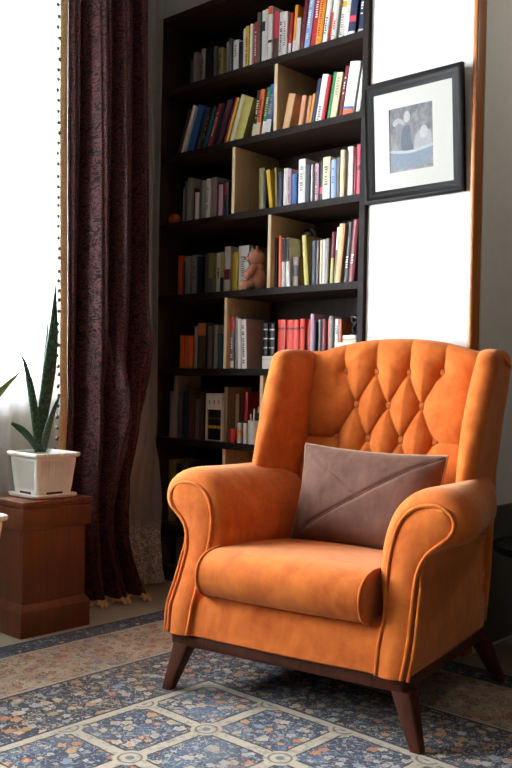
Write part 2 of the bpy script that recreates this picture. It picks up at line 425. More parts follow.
# ------------------------------------------------------------------ bookcase
SH_PX = [93.6, 158.3, 225.4, 296.2, 368, 436.7, 521, 563]
SZ = [at(156, y, 1, YB).z for y in SH_PX]
case = thing('bookcase', 'tall dark brown bookcase with pale dividers filling the back wall', 'bookcase', ((case_l+case_r)/2, YB, 0))
CX = (case_l+case_r)/2
def cpart(name, x0, x1, y0, y1, z0, z1, mat, bev=.0015):
    o = obj(name, box(x0-CX, x1-CX, y0-YB, y1-YB, z0, z1, bev, 1), mat, case, 'auto')
    return o
DEP = .30
cpart('side_panel', case_l, case_l+.026, YB, YB+DEP, 0, case_top, M['case_up'])
cpart('side_panel', case_r-.026, case_r, YB, YB+DEP, 0, case_top, M['case_up'])
cpart('top_panel', case_l+.027, case_r-.027, YB, YB+DEP, case_top-.03, case_top, M['case'])
cpart('back_panel', case_l+.027, case_r-.027, YB+DEP-.012, YB+DEP, .01, case_top-.031, M['case_up'])
for z in SZ:
    o = cpart('shelf', case_l+.0265, case_r-.0265, YB+.004, YB+DEP-.013, z-.028, z, M['case'])
    obj('edge_band', box(case_l+.0265-CX, case_r-.0265-CX, .002, .0038, z-.028, z, .0005, 1), M['band'], o, 'auto')
for xa, xb in ((case_l, case_l+.026), (case_r-.026, case_r)):
    sp_ = [c for c in case.children if c.name.startswith('side_panel')][0 if xa == case_l else 1]
    obj('edge_band', box(xa-CX, xb-CX, -.0025, -.0003, 0, case_top, .0005, 1), M['band'], sp_, 'auto')
cpart('plinth', case_l+.0265, case_r-.0265, YB+.02, YB+.04, .001, SZ[-1]-.029, M['case'])
DIVX = {1: 275.4, 2: 233.3, 3: 269, 4: 225.2, 5: 261, 6: 223.3}
DVY = {1: 100, 2: 180, 3: 250, 4: 335, 5: 405, 6: 470}
DIV = {}
for k, px in DIVX.items():
    x = at(px, DVY[k], 1, YB+.004).x; DIV[k] = x
    o = cpart('divider', x-.0085, x+.0085, YB+.006, YB+DEP-.013, SZ[k]+.0005, SZ[k-1]-.0285, M['birch'])
    obj('edge_band', box(x-.0085-CX, x+.0085-CX, .004, .0058, SZ[k]+.0005, SZ[k-1]-.0285, .0005, 1), M['birch_edge'], o, 'auto')

# ------------------------------------------------------------------ books
PAL = {'w': '#dcd9d2', 'W': '#eeece8', 'c': '#d8caa6', 'g': '#8d8a84', 'G': '#55534f', 'k': '#141416', 'r': '#b3242a', 'R': '#6c1620', 'o': '#d8591f', 'O': '#e5982c',
       'y': '#d6ae2a', 'Y': '#bdb25f', 'b': '#2a5f9e', 'n': '#1a2848', 'l': '#8fa3cf', 'e': '#2d7a44', 't': '#cfa070', 'T': '#857460', 'M': '#b8a097', 's': '#d89c78', 'p': '#c9a0b4', 'P': '#c53a52',
       'B': '#4a3020', 'v': '#8a7f4a', 'q': '#1f5c63', 'd': '#3a2f2a', 'a': '#b8643a', 'm': '#7d6560', 'x': '#e0402c'}
NAMES = {'w': 'off-white', 'W': 'white', 'c': 'cream', 'g': 'grey', 'G': 'dark grey', 'k': 'black', 'r': 'red', 'R': 'maroon', 'o': 'orange-red', 'O': 'amber', 'y': 'yellow',
         'Y': 'pale olive', 'b': 'blue', 'n': 'navy', 'l': 'lavender blue', 'e': 'green', 't': 'tan', 'T': 'taupe', 'M': 'pale mauve', 's': 'salmon', 'p': 'pink', 'P': 'crimson', 'B': 'brown', 'v': 'olive',
         'q': 'teal', 'd': 'dark brown', 'a': 'rust', 'm': 'mauve', 'x': 'bright red'}
ORD = 'first second third fourth fifth sixth seventh eighth ninth tenth eleventh twelfth thirteenth fourteenth fifteenth sixteenth seventeenth eighteenth nineteenth twentieth'.split()
def ordinal(i):
    if i < 20: return ORD[i]
    return ('twenty-' + ORD[i-20]) if i < 29 else ('thirtieth' if i == 29 else ('thirty-'+ORD[i-30] if i < 39 else 'fortieth'))
def cover_mat(ch): return plain('book_cover_'+NAMES[ch].replace(' ', '_').replace('-', '_'), rgb(PAL[ch]), .42, .10, 18, .03)

def book(x0, th, h, depth, yf, z, lean, spine, label, group, cover=None, marks=None, band=None, top=None):
    """a book standing with its spine to the front; x0 = lower left corner, lean in radians (+ = top goes right)"""
    th -= .0007
    piv = x0 if lean >= 0 else x0
    # keep the lowest corner on the shelf
    dx, dz = 0, 0
    if lean > 0: dz = th*math.sin(lean)
    o = thing('book', label, 'book', (x0, yf, z+dz+.0004), 0, group)
    o.rotation_euler = (0, lean, 0)
    b = .0022
    bm = bmesh.new()
    add_box(bm, 0, b, .002, depth, 0, h); add_box(bm, th-b, th, .002, depth, 0, h)
    n = 6; ring = [(th*k/n, -.0035*math.sin(PI*k/n)*min(1, th/.02)) for k in range(n+1)] + [(th, .004), (0, .004)]
    loft([[(x, y, zz) for x, y in ring] for zz in (0, h)], bm=bm)
    cv = obj('cover', bm, cover_mat(spine), o, 'auto')
    if cover: cv.data.materials.append(cover_mat(cover)); 
    if cover:
        for p in cv.data.polygons:
            if abs(p.normal.x) > .9: p.material_index = 1
    obj('pages', box(b+.0003, th-b-.0003, .0045, depth-.003, .003, h-.003), M['paper'], o, False)
    def patch(name, u0, u1, v0, v1, ch):
        # follows the rounded spine
        k = 5; bm = bmesh.new(); rows = []
        for zz in (v0*h, v1*h):
            rows.append([bm.verts.new((th*(u0+(u1-u0)*i/k), -.0035*math.sin(PI*(u0+(u1-u0)*i/k))*min(1, th/.02)-.0005, zz)) for i in range(k+1)])
        for i in range(k): bm.faces.new((rows[0][i], rows[0][i+1], rows[1][i+1], rows[1][i]))
        return obj(name, bm, cover_mat(ch), o, True)
    if band:
        for (v0, v1, ch) in band: patch('spine_band', .02, .98, v0, v1, ch)
    if marks:
        # a column of short title strokes
        ch, v0, v1 = marks; n = max(3, int((v1-v0)*h/.009)); bm = bmesh.new(); rnd = random.Random(int(x0*1e4))
        for i in range(n):
            if rnd.random() < .15: continue
            a = v0*h+(v1-v0)*h*(i+.12)/n; e = a+(v1-v0)*h/n*rnd.uniform(.45, .75); u0 = rnd.uniform(.26, .36)*th; u1 = rnd.uniform(.62, .74)*th
            yy = -.0035*min(1, th/.02)-.0009
            bm.faces.new([bm.verts.new(p) for p in ((u0, yy, a), (u1, yy, a), (u1, yy, e), (u0, yy, e))])
        if len(bm.faces) > 3: obj('title', bm, cover_mat(ch), o, False)
        else: bm.free()
    return o

def row(k, where, group, spec, setback=.035, depth=.15):
    """spec: (x_left px, x_right px, top y px, colour, lean px, extras)"""
    z = SZ[k]; prev = None
    if k in DIV and 'right' in where or 'middle' in where: prev = (DIV[k]+.009, 0., .3)
    yf = YB+setback
    n = 0
    for i, s in enumerate(spec):
        xl, xr, ty, col, lean = s[:5]; ex = s[5] if len(s) > 5 else {}
        bx = ex.get('dy', 0); yf = YB+setback+bx
        # pixel row of the shelf line there
        def base_px(px):
            lo, hi = 0., 768.
            for _ in range(40):
                mid = (lo+hi)/2
                if at(px, mid, 1, yf).z > z: lo = mid
                else: hi = mid
            return lo
        y0 = base_px(xl); p0 = at(xl, y0, 1, yf); p1 = at(xr, base_px(xr), 1, yf)
        pt = at((xl+xr)/2+lean, ty, 1, yf); pb = (p0.x+p1.x)/2
        dh = pt.z-z; dxx = pt.x-pb; vert = at((xl+xr)/2, ty, 1, yf).x-pb   # camera roll keeps upright books off plumb
        if lean == 0: ang, h = 0, dh
        else: ang, h = math.atan2(dxx, dh), math.hypot(dh, dxx)
        if abs(ang) < .012: ang = 0
        th = p1.x-p0.x
        x0 = p0.x
        if prev:
            hm = min(h, prev[2])*.97; px0, pl_, _ = prev
            if x0 < px0+.0006: th -= px0+.0006-x0; x0 = px0+.0006
            need = math.atan(math.tan(pl_)+(px0+.0004-x0)/hm)
            if ang < need: ang = need
        prev = (x0+th/math.cos(ang), ang, h)
        if ang > 0: prev = (prev[0]+.0006+th*math.sin(ang)*math.tan(ang)*0, ang, h)
        tall = 'tall ' if h > .235 else ('small ' if h < .165 else '')
        thick = 'thick ' if th > .034 else ('thin ' if th < .014 else '')
        ln = (' leaning right' if ang > .05 else ' leaning left' if ang < -.05 else '')
        lab = ex.get('label') or f"{tall}{thick}{NAMES[col]} book{ln}, {ordinal(n)} from left {where}"
        book(x0, th*math.cos(ang), min(h, .285), ex.get('depth', depth), yf+random.Random(i*7+k).uniform(-.008, .010), z, ang, col, lab, group,
             ex.get('cover'), ex.get('marks'), ex.get('band'))
        n += 1

mk = lambda ch, a=.25, b=.8: {'marks': (ch, a, b)}
row(0, 'on the top shelf', 'books on the top shelf', [
 (188.8, 192.4, 59.8, 'G', 0), (193.4, 197.2, 52.7, 'g', 0), (197.6, 201.2, 54, 'm', 0), (201.6, 205.6, 49.5, 'g', 0, mk('G')), (206, 212.2, 49.5, 'k', 0), (212.8, 216, 46.5, 'G', 0),
 (216.5, 218.6, 50, 'B', 0), (219, 223.8, 48.5, 'v', 0, mk('k')), (224.3, 227.8, 41.8, 'g', 0), (228.2, 231.2, 39, 'G', 0), (231.6, 237, 40, 'W', 0, mk('g', .5, .85)), (237.4, 241.4, 42, 'k', 0),
 (241.9, 245.8, 28.6, 'w', 0), (246, 249.4, 27, 'y', 0, mk('k', .1, .9)), (249.7, 252.2, 24.5, 'W', 0), (252.5, 256, 22, 'r', 0, mk('W')), (256.4, 259.6, 13, 'G', 0), (260, 263.6, 10.5, 'W', 0, {'band': [(.62, .8, 'k')]}),
 (264, 267, 9.5, 'w', 0), (267.3, 271.6, 7, 'W', 0, {'band': [(.86, .99, 'o'), (.35, .4, 'd')]}), (272, 277.4, 11.5, 'P', 0, {'band': [(.0, .45, 'B')]}), (277.8, 282.6, 12, 'w', 1.5, mk('n', .15, .85)), (283, 287.2, 12, 'W', 1.5, mk('r', .15, .8)),
 (287.7, 290.6, 13, 'r', 2.5, {'band': [(0, .3, 'W')]}), (291, 294.4, 5, 'O', 3.5, {'band': [(0, .3, 'w')]}), (294.8, 299, 18, 'w', 2.5), (299.4, 303, -3, 'R', 6), (303.4, 309, -5, 'l', 7, mk('W', .2, .9)), (309.4, 315.6, -7, 'r', 7, mk('W', .55, .9)),
 (316, 321.8, -8, 'O', 7, mk('r', .1, .9)), (322.2, 326.6, -10, 'W', 6.5, mk('k', .2, .6)), (327, 331.2, -8, 'W', 6, {'band': [(0, .62, 'x')]}), (331.6, 336.2, -12, 'w', 5.5, mk('r', .1, .4)), (336.6, 342, -14, 'W', 5, {'marks': ('g', .1, .5), 'band': [(.62, .72, 'y')]}), (342.4, 347.8, -14, 'w', 4.5, mk('Y', .5, .9)),
 (348.4, 355.6, -14, 'n', 4, {'band': [(.28, .4, 'P'), (.0, .1, 'W')]}), (356, 362.4, -16, 'n', 3, {'band': [(.02, .12, 'w')], 'marks': ('W', .4, .8)})])
row(1, 'on second shelf left bay', 'books on the second shelf left of the divider', [
 (178, 180.8, 110, 'B', 12), (181.2, 184.6, 106, 'w', 12), (185, 191.6, 106, 'b', 12), (192, 195.4, 109, 'n', 11.5), (195.8, 199, 109, 'G', 11), (199.4, 203.4, 109, 'k', 10.5, mk('g')), (203.8, 206.8, 107, 'q', 10), (207.2, 211.8, 104, 'r', 9.5, mk('c')), (212.2, 215, 104, 'n', 9),
 (215.4, 218.8, 100, 'R', 9), (219.2, 221.4, 99, 'n', 8.5), (221.8, 225.4, 97.5, 'r', 8.5), (225.8, 228.6, 98, 'y', 8), (229, 233.6, 95, 'c', 8), (234, 243.5, 98.5, 'Y', 8),
 (250.4, 255.6, 92, 'd', 0, {'band': [(.04, .3, 'c')], 'marks': ('c', .4, .8)}), (256.2, 260.6, 91.4, 'o', 0, {'band': [(.04, .3, 'c')], 'marks': ('k', .4, .8)}), (261, 265.6, 89, 'e', 0, {'band': [(.04, .3, 'W')], 'marks': ('c', .4, .8)}), (266, 271.4, 86.6, 'b', 0, {'band': [(.04, .3, 'W')], 'marks': ('y', .4, .8)})])
row(1, 'on second shelf right bay', 'books on the second shelf right of the divider', [
 (283, 290, 95, 't', 7), (298.6, 302.8, 96.3, 's', 4.5), (303.2, 306.4, 95.6, 's', 4), (306.8, 310, 93.5, 'O', 5, {'depth': .13}), (310.4, 315, 79, 'n', 7.5), (315.4, 321.6, 75, 'W', 7.3, mk('G', .05, .35)), (322, 325.6, 77, 'r', 7.2), (326, 330.6, 72.5, 'e', 7.2), (331, 337.4, 73.5, 'c', 7, mk('g', .5, .9)),
 (337.8, 342.2, 66.5, 'R', 7, mk('w', .45, .8)), (342.8, 353.4, 62.5, 'W', 6.5, {'band': [(.0, .12, 'o'), (.12, .17, 'b')]}), (354, 358.4, 63, 'w', 5.5)])
row(2, 'on third shelf left bay', 'books on the third shelf left of the divider', [
 (181, 183.6, 188, 'g', 0), (184, 186.6, 181.5, 'G', 0), (187, 191.4, 178.3, 'g', 0), (191.8, 194, 188, 'R', 0), (194.4, 198, 192.6, 'w', 0), (198.4, 201, 182, 'G', 0), (201.4, 206, 180.8, 'g', 0), (206.4, 210.6, 179.3, 'w', 0, mk('g')), (211, 216, 177.5, 'g', 0), (216.4, 219, 183, 'R', 0), (219.4, 223.6, 185, 'p', 0), (224, 229, 182.5, 'k', 0, {'band': [(.62, .95, 'R')]})])
row(2, 'on third shelf right bay', 'books on the third shelf right of the divider', [
 (257, 262.6, 168, 'v', 0), (263.2, 266, 171, 'k', -.8), (269.6, 273.4, 170.5, 'y', -3.2), (274, 276.4, 167.5, 'v', -1), (277, 281.6, 172, 'n', 0), (282.4, 287, 168.3, 'W', 0, mk('g', .6, .8)), (287.4, 291, 169.4, 'p', 0, mk('G', .1, .8)), (291.8, 297, 174.6, 'b', 0), (297.6, 304.4, 159.3, 'W', 0, mk('g', .3, .85)), (305, 307.4, 166, 'G', 0), (307.8, 311, 164.6, 'n', 0), (311.4, 313, 165, 'w', 0),
 (313.4, 317.4, 163.8, 'p', 0, mk('n', .2, .8)), (317.8, 322.8, 160.6, 'k', 0, {'band': [(.2, .36, 'P')]}), (323.2, 330.6, 157.6, 'c', 0, {'marks': ('k', .35, .8), 'band': [(0, .34, 'w')]}), (331.2, 336.4, 160, 'l', 0, mk('b', .4, .8)), (336.8, 340.4, 157.8, 'G', 0), (340.8, 345, 150.6, 'c', 0), (345.4, 351, 146.6, 'W', 0), (353, 355.4, 155, 'R', 0), (355.8, 360.6, 144.6, 'P', 0, {'band': [(.5, .6, 'R')]})])
row(3, 'on fourth shelf left bay', 'books on the fourth shelf left of the divider', [
 (178, 182, 256, 'o', 0), (182.6, 184, 262, 'd', 0), (184.4, 190, 256.4, 'g', 0), (190.6, 197, 255, 'g', 0, mk('G', .4, .9)), (197.6, 203, 257, 'k', 0), (204, 208, 253.6, 'G', 0), (208.6, 213, 253.4, 'v', 0, {'band': [(0, .4, 'G')]}), (214.4, 220, 252.8, 'w', 0, mk('k', .4, .7)), (220.4, 224, 252.4, 'Y', 0, {'band': [(0, .4, 'n')]}), (225, 230.8, 247, 'w', 0, {'band': [(.3, .52, 'R')]}), (232.2, 238, 252.4, 'y', 0), (238.4, 248.6, 246, 'W', 0, {'marks': ('g', .35, .78)}), (249.5, 253.6, 246.6, 'm', 0)], .105)
row(3, 'on fourth shelf right bay', 'books on the fourth shelf right of the divider', [
 (275.2, 277.4, 239, 'k', -4, {'depth': .07}), (277.8, 281, 237, 'o', -4.4, {'depth': .07}), (281.4, 284.6, 239, 'W', -3.6, {'band': [(.52, .99, 'k')], 'depth': .07}), (285, 287.8, 239, 'W', -3.2, {'band': [(.52, .99, 'k')], 'depth': .07}), (288.2, 291.2, 238.6, 'W', -2.8, {'band': [(.52, .99, 'k')], 'depth': .07}), (291.8, 297.6, 257, 'm', 0, {'band': [(.35, .72, 'k')], 'depth': .07}),
 (305, 309.4, 236, 'Y', -2.6), (310, 312.6, 241, 'G', 0), (313, 316.6, 241, 'n', 0), (317, 319.4, 241, 'm', 0), (319.8, 322.2, 240.6, 'c', 0), (322.6, 325.4, 240, 'w', 0), (325.8, 329, 239, 'g', 0), (329.4, 332.6, 232, 'R', 2.5, {'band': [(0, .5, 'Y')]}), (333, 335.2, 227.2, 'W', 4, {'band': [(0, .6, 'G')]}), (335.6, 341.2, 224.2, 't', 5.2), (341.6, 347.4, 222, 'k', 5.2, mk('w', .2, .45)), (348, 353.6, 219.8, 'R', 5.2, mk('w', .3, .5))])
row(4, 'on fifth shelf left bay', 'books on the fifth shelf left of the divider', [
 (180, 184.2, 335.4, 'o', .6), (184.6, 188.2, 335.6, 'a', .6), (188.6, 193, 335.6, 'o', .6), (194, 197.4, 326.4, 'g', .8), (198, 206.4, 323, 'd', .8, {'band': [(.72, .99, 'a')]}), (208, 212, 326, 'G', .6), (212.4, 216, 325, 'g', .6), (216.6, 218.8, 334, 'B', .4), (219, 221.8, 335, 'q', .2)])
row(4, 'on fifth shelf middle group', 'books on the fifth shelf right of the divider', [
 (228.8, 234.4, 317.4, 'G', -3.2, {'band': [(.7, .99, 'r'), (.02, .15, 'w')], 'marks': ('w', .2, .6)}), (235, 238, 317, 'g', -2.6), (238.6, 241.6, 319, 'W', -2.2), (242.2, 247, 320, 'W', -2, {'cover': 'M', 'marks': ('G', .1, .9), 'depth': .19})], .03)
row(4, 'on fifth shelf behind the armchair', 'books on the fifth shelf behind the armchair', [
 (263, 267.6, 323.6, 'k', 0, {'band': [(.25, .28, 'W'), (.45, .48, 'W'), (.65, .68, 'W'), (.85, .88, 'W')]}), (268.2, 274, 323.6, 'k', 0, {'band': [(.25, .28, 'W'), (.45, .48, 'W'), (.65, .68, 'W'), (.85, .88, 'W')]}),
 (278, 285.4, 320, 'x', 0, {'band': [(.8, .84, 'R')]}), (286, 292.4, 320, 'x', 0, {'band': [(.8, .84, 'R')]}), (293, 299, 320, 'x', 0, {'band': [(.8, .84, 'R')]}), (299.6, 304.6, 319, 'x', 0, {'band': [(.8, .84, 'R')]}), (305, 306.8, 323, 'G', 0), (307.2, 309.6, 320, 'x', 0), (310, 313.6, 314, 'p', 0), (314.2, 316, 322, 'n', 0), (316.4, 318.6, 319.6, 'w', 0), (319, 320.8, 320, 'k', 0), (321.2, 325.8, 319, 'R', 0), (326.2, 328.2, 319, 'x', 0), (328.8, 333, 316.6, 'g', 0)], .05, .13)
row(5, 'on the sixth shelf', 'books on the sixth shelf', [
 (168.6, 172, 391, 'g', 0), (172.6, 176.4, 375.4, 'g', 0), (177, 181, 392, 'G', 0), (181.6, 187.6, 391, 'n', 0), (188, 194, 388, 'B', 0), (194.6, 199.4, 399, 'G', 0), (200, 203.4, 392, 'd', 0), (222, 225.4, 387, 'T', 0), (231, 234, 393, 'G', 0, {'depth': .1, 'dy': .05}), (234.4, 238, 393, 'G', 0, {'depth': .1, 'dy': .07}), (239, 242.6, 392, 'R', 0, {'depth': .1, 'dy': .09}), (244.6, 248, 392, 'r', 0, {'depth': .1, 'dy': .09})], .035)
row(6, 'on the shelf behind the left arm', 'dark books on the shelf behind the left arm', [
 (164, 167.4, 462, 'd', 0), (168.2, 173, 455, 'v', 0), (174, 179, 464, 'k', 0), (180, 186, 460, 'G', 0), (187, 192, 466, 'd', 0), (193, 199, 458, 'k', 0), (200, 204, 464, 'n', 0)], .05)
row(7, 'on the lowest shelf', 'dark books on the lowest shelf', [
 (162, 166, 537, 'G', 0), (166.6, 171, 537, 'd', 0), (171.6, 176, 537, 'k', 0), (176.6, 181, 537, 'G', 0), (181.6, 186, 537, 'n', 0)], .05)

# ------------------------------------------------------------------ other things on the shelves
def stand(px, k, dy):
    lo, hi = 0., 768.
    for _ in range(40):
        mid = (lo+hi)/2
        if at(px, mid, 1, YB+dy).z > SZ[k]: lo = mid
        else: hi = mid
    p = at(px, lo, 1, YB+dy); p.z = SZ[k]+.0005; return p
# crumpled orange ball
p = stand(174.5, 2, .05)
bm = ball(.027, (0, 0, .031), (1.1, 1, .95), 4)
for v in bm.verts:
    d = v.co-Vector((0, 0, .031)); a = math.atan2(d.y, d.x)
    k = 1+.10*math.sin(a*9+d.z*160)*math.cos(d.z*190+a*3)+.05*math.sin(d.x*500)*math.sin(d.y*430)
    v.co = Vector((0, 0, .031))+d*k
z0 = min(v.co.z for v in bm.verts)
for v in bm.verts: v.co.z -= z0
t = obj('paper_flower_ball', bm, plain('orange_paper', rgb('#c9501c'), .8, .3, 60, .3), None, True, p)
tag(t, 'small crinkled orange ball at the left end of the third shelf', 'ornament')
# teddy bear leaning on the divider
p = stand(257, 3, .052)
fur = plain('pinkish_brown_plush', rgb('#b57c64'), .95, .25, 260, .6); fur_l = plain('paw_plush', rgb('#d09c80'), .95, .2, 260, .5)
bear = thing('teddy_bear', 'pinkish brown teddy bear slumped against the pale divider on the fourth shelf', 'soft toy', p, math.radians(-50)); bear.scale = (.92, .92, .92)
bm = bmesh.new(); ball(.047, (0, 0, .055), (.92, .82, 1.18), 3, bm); ball(.04, (0, .004, .098), (.8, .72, .8), 3, bm)
obj('body', bm, fur, bear)
bm = bmesh.new(); ball(.040, (.004, -.006, .152), (1, .95, .92), 3, bm); hd = obj('head', bm, fur, bear)
obj('muzzle', ball(.018, (.002, -.042, .143), (1.1, .9, .85), 2), fur_l, hd)
obj('nose', ball(.006, (.002, -.058, .149), (1.2, .7, .8), 2), M['black'], hd)
for s in (-1, 1):
    obj('ear', ball(.016, (.004+s*.031, -.002, .184), (1, .5, 1), 2), fur, hd)
    obj('eye', ball(.004, (.004+s*.014, -.042, .160), (1, 1, 1), 2), M['black'], hd)
    obj('arm', tube([(s*.033, -.01, .108), (s*.055, -.03, .08), (s*.045, -.052, .06)], [.016, .017, .019], 10), fur, bear)
    lg = obj('leg', tube([(s*.022, -.02, .026), (s*.032, -.045, .022), (s*.036, -.062, .022)], [.022, .021, .021], 12), fur, bear)
    obj('paw', ball(.0225, (s*.037, -.066, .0225), (1, .75, 1), 2), fur_l, lg)
# dark doll with a ring of hair, behind the magazines of the fourth shelf
p = stand(307, 3, .152)
d = thing('doll', 'dark little doll with curly crown among books on the fourth shelf', 'doll', p); d.scale = (1.25, 1.25, 1.25)
obj('dress', lathe([(.002, 0), (.032, 0), (.031, .03), (.026, .09), (.018, .14), (.011, .155), (.002, .156)], 20), plain('dark_cloth', rgb('#2a1f1c'), .9, .3, 50), d)
obj('head', ball(.021, (0, 0, .174), (1, .95, 1.1), 3), plain('doll_face', rgb('#6b4a36'), .6, .1, 30), d)
obj('hair', tube([(.024*math.cos(a), .006, .180+.024*math.sin(a)) for a in np.linspace(-.5, PI+.5, 20)], .006, 8), plain('doll_hair', rgb('#1c1411'), .9, .3, 120, .4), d)
# white carton half hidden by the armchair
p = stand(262, 4, .012); q = stand(272, 4, .012)
t = thing('carton', 'small white carton at the shelf edge beside the armchair wing', 'box', ((p.x+q.x)/2, p.y, p.z)); wx = (q.x-p.x)/2; hh = at(266, 356, 1, p.y).z-p.z
obj('base', box(-wx, wx, 0, .03, 0, hh*.72, .001), M['white_plastic'], t, 'auto')
obj('lid', box(-wx-.001, wx+.001, -.001, .031, hh*.72+.0005, hh, .001), M['white_plastic'], t, 'auto')
# pile at the right end of the fifth shelf
p = stand(334.2, 4, .03); q = stand(355, 4, .03)
t = thing('storage_box', 'white box with blue front at the right end of the fifth shelf', 'box', ((p.x+q.x)/2, p.y, p.z)); wx = (q.x-p.x)/2; hb = at(345, 342.5, 1, p.y).z-p.z
obj('body', box(-wx, wx, 0, .18, 0, hb-.012, .002), M['white_plastic'], t, 'auto')
obj('lid', box(-wx-.001, wx+.001, -.001, .181, hb-.0115, hb, .002), M['white_plastic'], t, 'auto')
obj('front_label', box(-wx+.004, wx-.002, -.0012, -.0002, .004, hb-.016), plain('blue_card', rgb('#2b3f9a'), .5), t, False)
zb = p.z+hb
x1 = at(334.4, 340, 1, p.y).x; x2 = at(338, 340, 1, p.y).x; x3 = at(341, 340, 1, p.y).x
book(x1, x2-x1, .092, .13, p.y+.004, zb, 0, 'W', 'white book with blue title standing on the white storage box', 'books on the storage box', marks=('b', .35, .85))
book(x2+.001, x3-x2-.001, .091, .13, p.y+.004, zb, 0, 'a', 'thin rust book standing on the white storage box', 'books on the storage box')
a = x3+.003; b = q.x
for i, (h0, h1, dx) in enumerate(((0, .012, 0), (.0128, .028, .003))):
    o = obj('folded_paper', box(-(b-a)/2, (b-a)/2-dx, 0, .15, 0, h1-h0, .004, 3), M['paper'] if not i else M['white_plastic'], None, 'auto', ((a+b)/2, p.y+.004, zb+.0006+h0))
    tag(o, ['lower folded cream paper bundle on the white storage box', 'upper folded white paper bundle beneath the black figurine'][i], 'paper')
fz = zb+.0292
fg = thing('figurine', 'small black knotted figurine on folded papers at the end of the fifth shelf', 'ornament', ((a+b)/2-.004, p.y+.05, fz))
obj('base', lathe([(.001, 0), (.022, 0), (.021, .006), (.010, .012), (.001, .013)], 20), M['black'], fg)
bm = bmesh.new(); tube(cr([(-.006, 0, .01), (-.012, 0, .03), (.004, -.006, .045), (.012, 0, .06), (-.010, .004, .074), (-.016, 0, .056), (.006, .004, .034)], 30), .0085, 10, bm=bm)
obj('body', bm, M['black'], fg)
obj('wing', tube(cr([(.010, 0, .05), (.024, 0, .064), (.030, 0, .05), (.022, 0, .036)], 14), [.006]*6+[.008]*4+[.004]*4, 10), M['black'], fg)
# slip case with three black volumes on the sixth shelf
p = stand(205.2, 5, .03); q = stand(221, 5, .03); w_ = q.x-p.x; hh = at(213, 393.5, 1, p.y).z-p.z
t = thing('slipcase', 'white slipcase holding three black gold-labelled volumes on the sixth shelf', 'box', (p.x, p.y, p.z))
b1 = .006
bm = bmesh.new(); add_box(bm, 0, b1, 0, .15, 0, hh); add_box(bm, w_-.004, w_, 0, .15, 0, hh); add_box(bm, b1, w_-.004, 0, .15, hh*.66, hh); add_box(bm, b1, w_-.004, 0, .15, 0, .003); add_box(bm, b1, w_-.004, .146, .15, .003, hh*.66)
obj('case', bm, cover_mat('w'), t, 'auto')
for i in range(3):
    xx = b1+.02*w_+(w_-b1-.006)*(i+.5)/3
    obj('mark', box(xx-.0025, xx+.0025, -.0006, -.0001, hh*.78, hh*.86), cover_mat('G'), t, False)
tw = (w_-b1-.0055)/3
for i, nm in enumerate(('left', 'middle', 'right')):
    book(p.x+b1+.0008+i*tw, tw, hh*.655-.004, .13, p.y+.008, p.z+.0035, 0, 'k', f'black volume with gold label, {nm} of the three in the white slipcase', 'volumes in the slipcase', band=[(.38, .48, 'y'), (.70, .73, 'v')])
# pen cups
def pen(x, y, z, r, h, tx, ty, col, label):
    o = obj('pen', tube([(0, 0, 0), (tx*.6, ty*.6, h*.6), (tx, ty, h), (tx*1.01, ty*1.01, h+.006)], [r, r, r, r*.4], 8), plain('pen_'+col, rgb(PAL[col]), .35), None, True, (x, y, z))
    tag(o, label, 'pen', 'pens in the metal cup')
p = stand(254.6, 5, .045); hh = at(254.6, 420.5, 1, p.y).z-p.z; rr_ = (at(259.8, 430, 1, p.y).x-at(249.4, 430, 1, p.y).x)/2
metal = plain('brushed_metal', rgb('#cfcdc8'), .4, .06, 60, .05, .35)
obj_c = obj('pen_cup', lathe([(.001, 0), (rr_, 0), (rr_, hh), (rr_-.0015, hh), (rr_-.0015, .003), (.001, .003)], 32), metal, None, 'auto', p)
tag(obj_c, 'large brushed metal pen cup beside the pale divider on the sixth shelf', 'pen holder')
for i, (dx, dy, h, tx, ty, col, lb) in enumerate([(-.008, 0, .14, -.004, .006, 'w', 'white pen upright in the metal pen cup'), (.004, .006, .15, .003, .008, 'c', 'tall cream pencil in the metal pen cup'), (.010, -.004, .125, .008, .004, 'k', 'black pen leaning right in the metal pen cup'), (-.002, -.008, .118, -.018, .002, 'c', 'cream pencil leaning left in the metal pen cup'), (-.004, .012, .13, -.008, .008, 'd', 'dark brown pencil at the back of the metal pen cup')]):
    pen(p.x+dx, p.y+dy, p.z+.0036, .0036, h, tx, ty, col, lb)
p = stand(241.6, 5, .03); hh = at(241.6, 421, 1, p.y).z-p.z
for i, (px_, lb) in enumerate(((239.6, 'narrow metal canister beside the red mug on the sixth shelf'), (245.3, 'narrow metal canister beside the large pen cup on the sixth shelf'))):
    p = stand(px_, 5, .035)
    t = thing('canister', lb, 'canister', p, 0, 'narrow canisters on the sixth shelf')
    obj('body', lathe([(.001, 0), (.0105, 0), (.0105, hh-.008), (.001, hh-.008)], 24), metal, t, 'auto')
    obj('cap', lathe([(.001, hh-.0078), (.0108, hh-.0078), (.0108, hh), (.001, hh+.001)], 24), M['black'], t, 'auto')
    if i == 0:
        obj('label', lathe([(.0107, hh*.32), (.0107, hh*.58)], 24), plain('yellow_label', rgb('#d8a437'), .5), t)
p = stand(233, 5, .018); hh = at(233, 428.5, 1, p.y).z-p.z
t = thing('mug', 'small red mug at the front of the sixth shelf', 'mug', p)
obj('body', lathe([(.001, 0), (.013, 0), (.0155, .01), (.0155, hh), (.0135, hh), (.0135, .008), (.001, .005)], 28), plain('red_glaze', rgb('#b3231f'), .2), t)
obj('handle', tube([(-.014, 0, hh*.25), (-.024, 0, hh*.3), (-.026, 0, hh*.6), (-.022, 0, hh*.8), (-.014, 0, hh*.8)], .0025, 8), plain('red_glaze', rgb('#b3231f'), .2), t)
for i, (a, b, k, lb) in enumerate(((165, 189, 4, 'flat grey magazine lying under the orange books on the fifth shelf'), )):
    pass

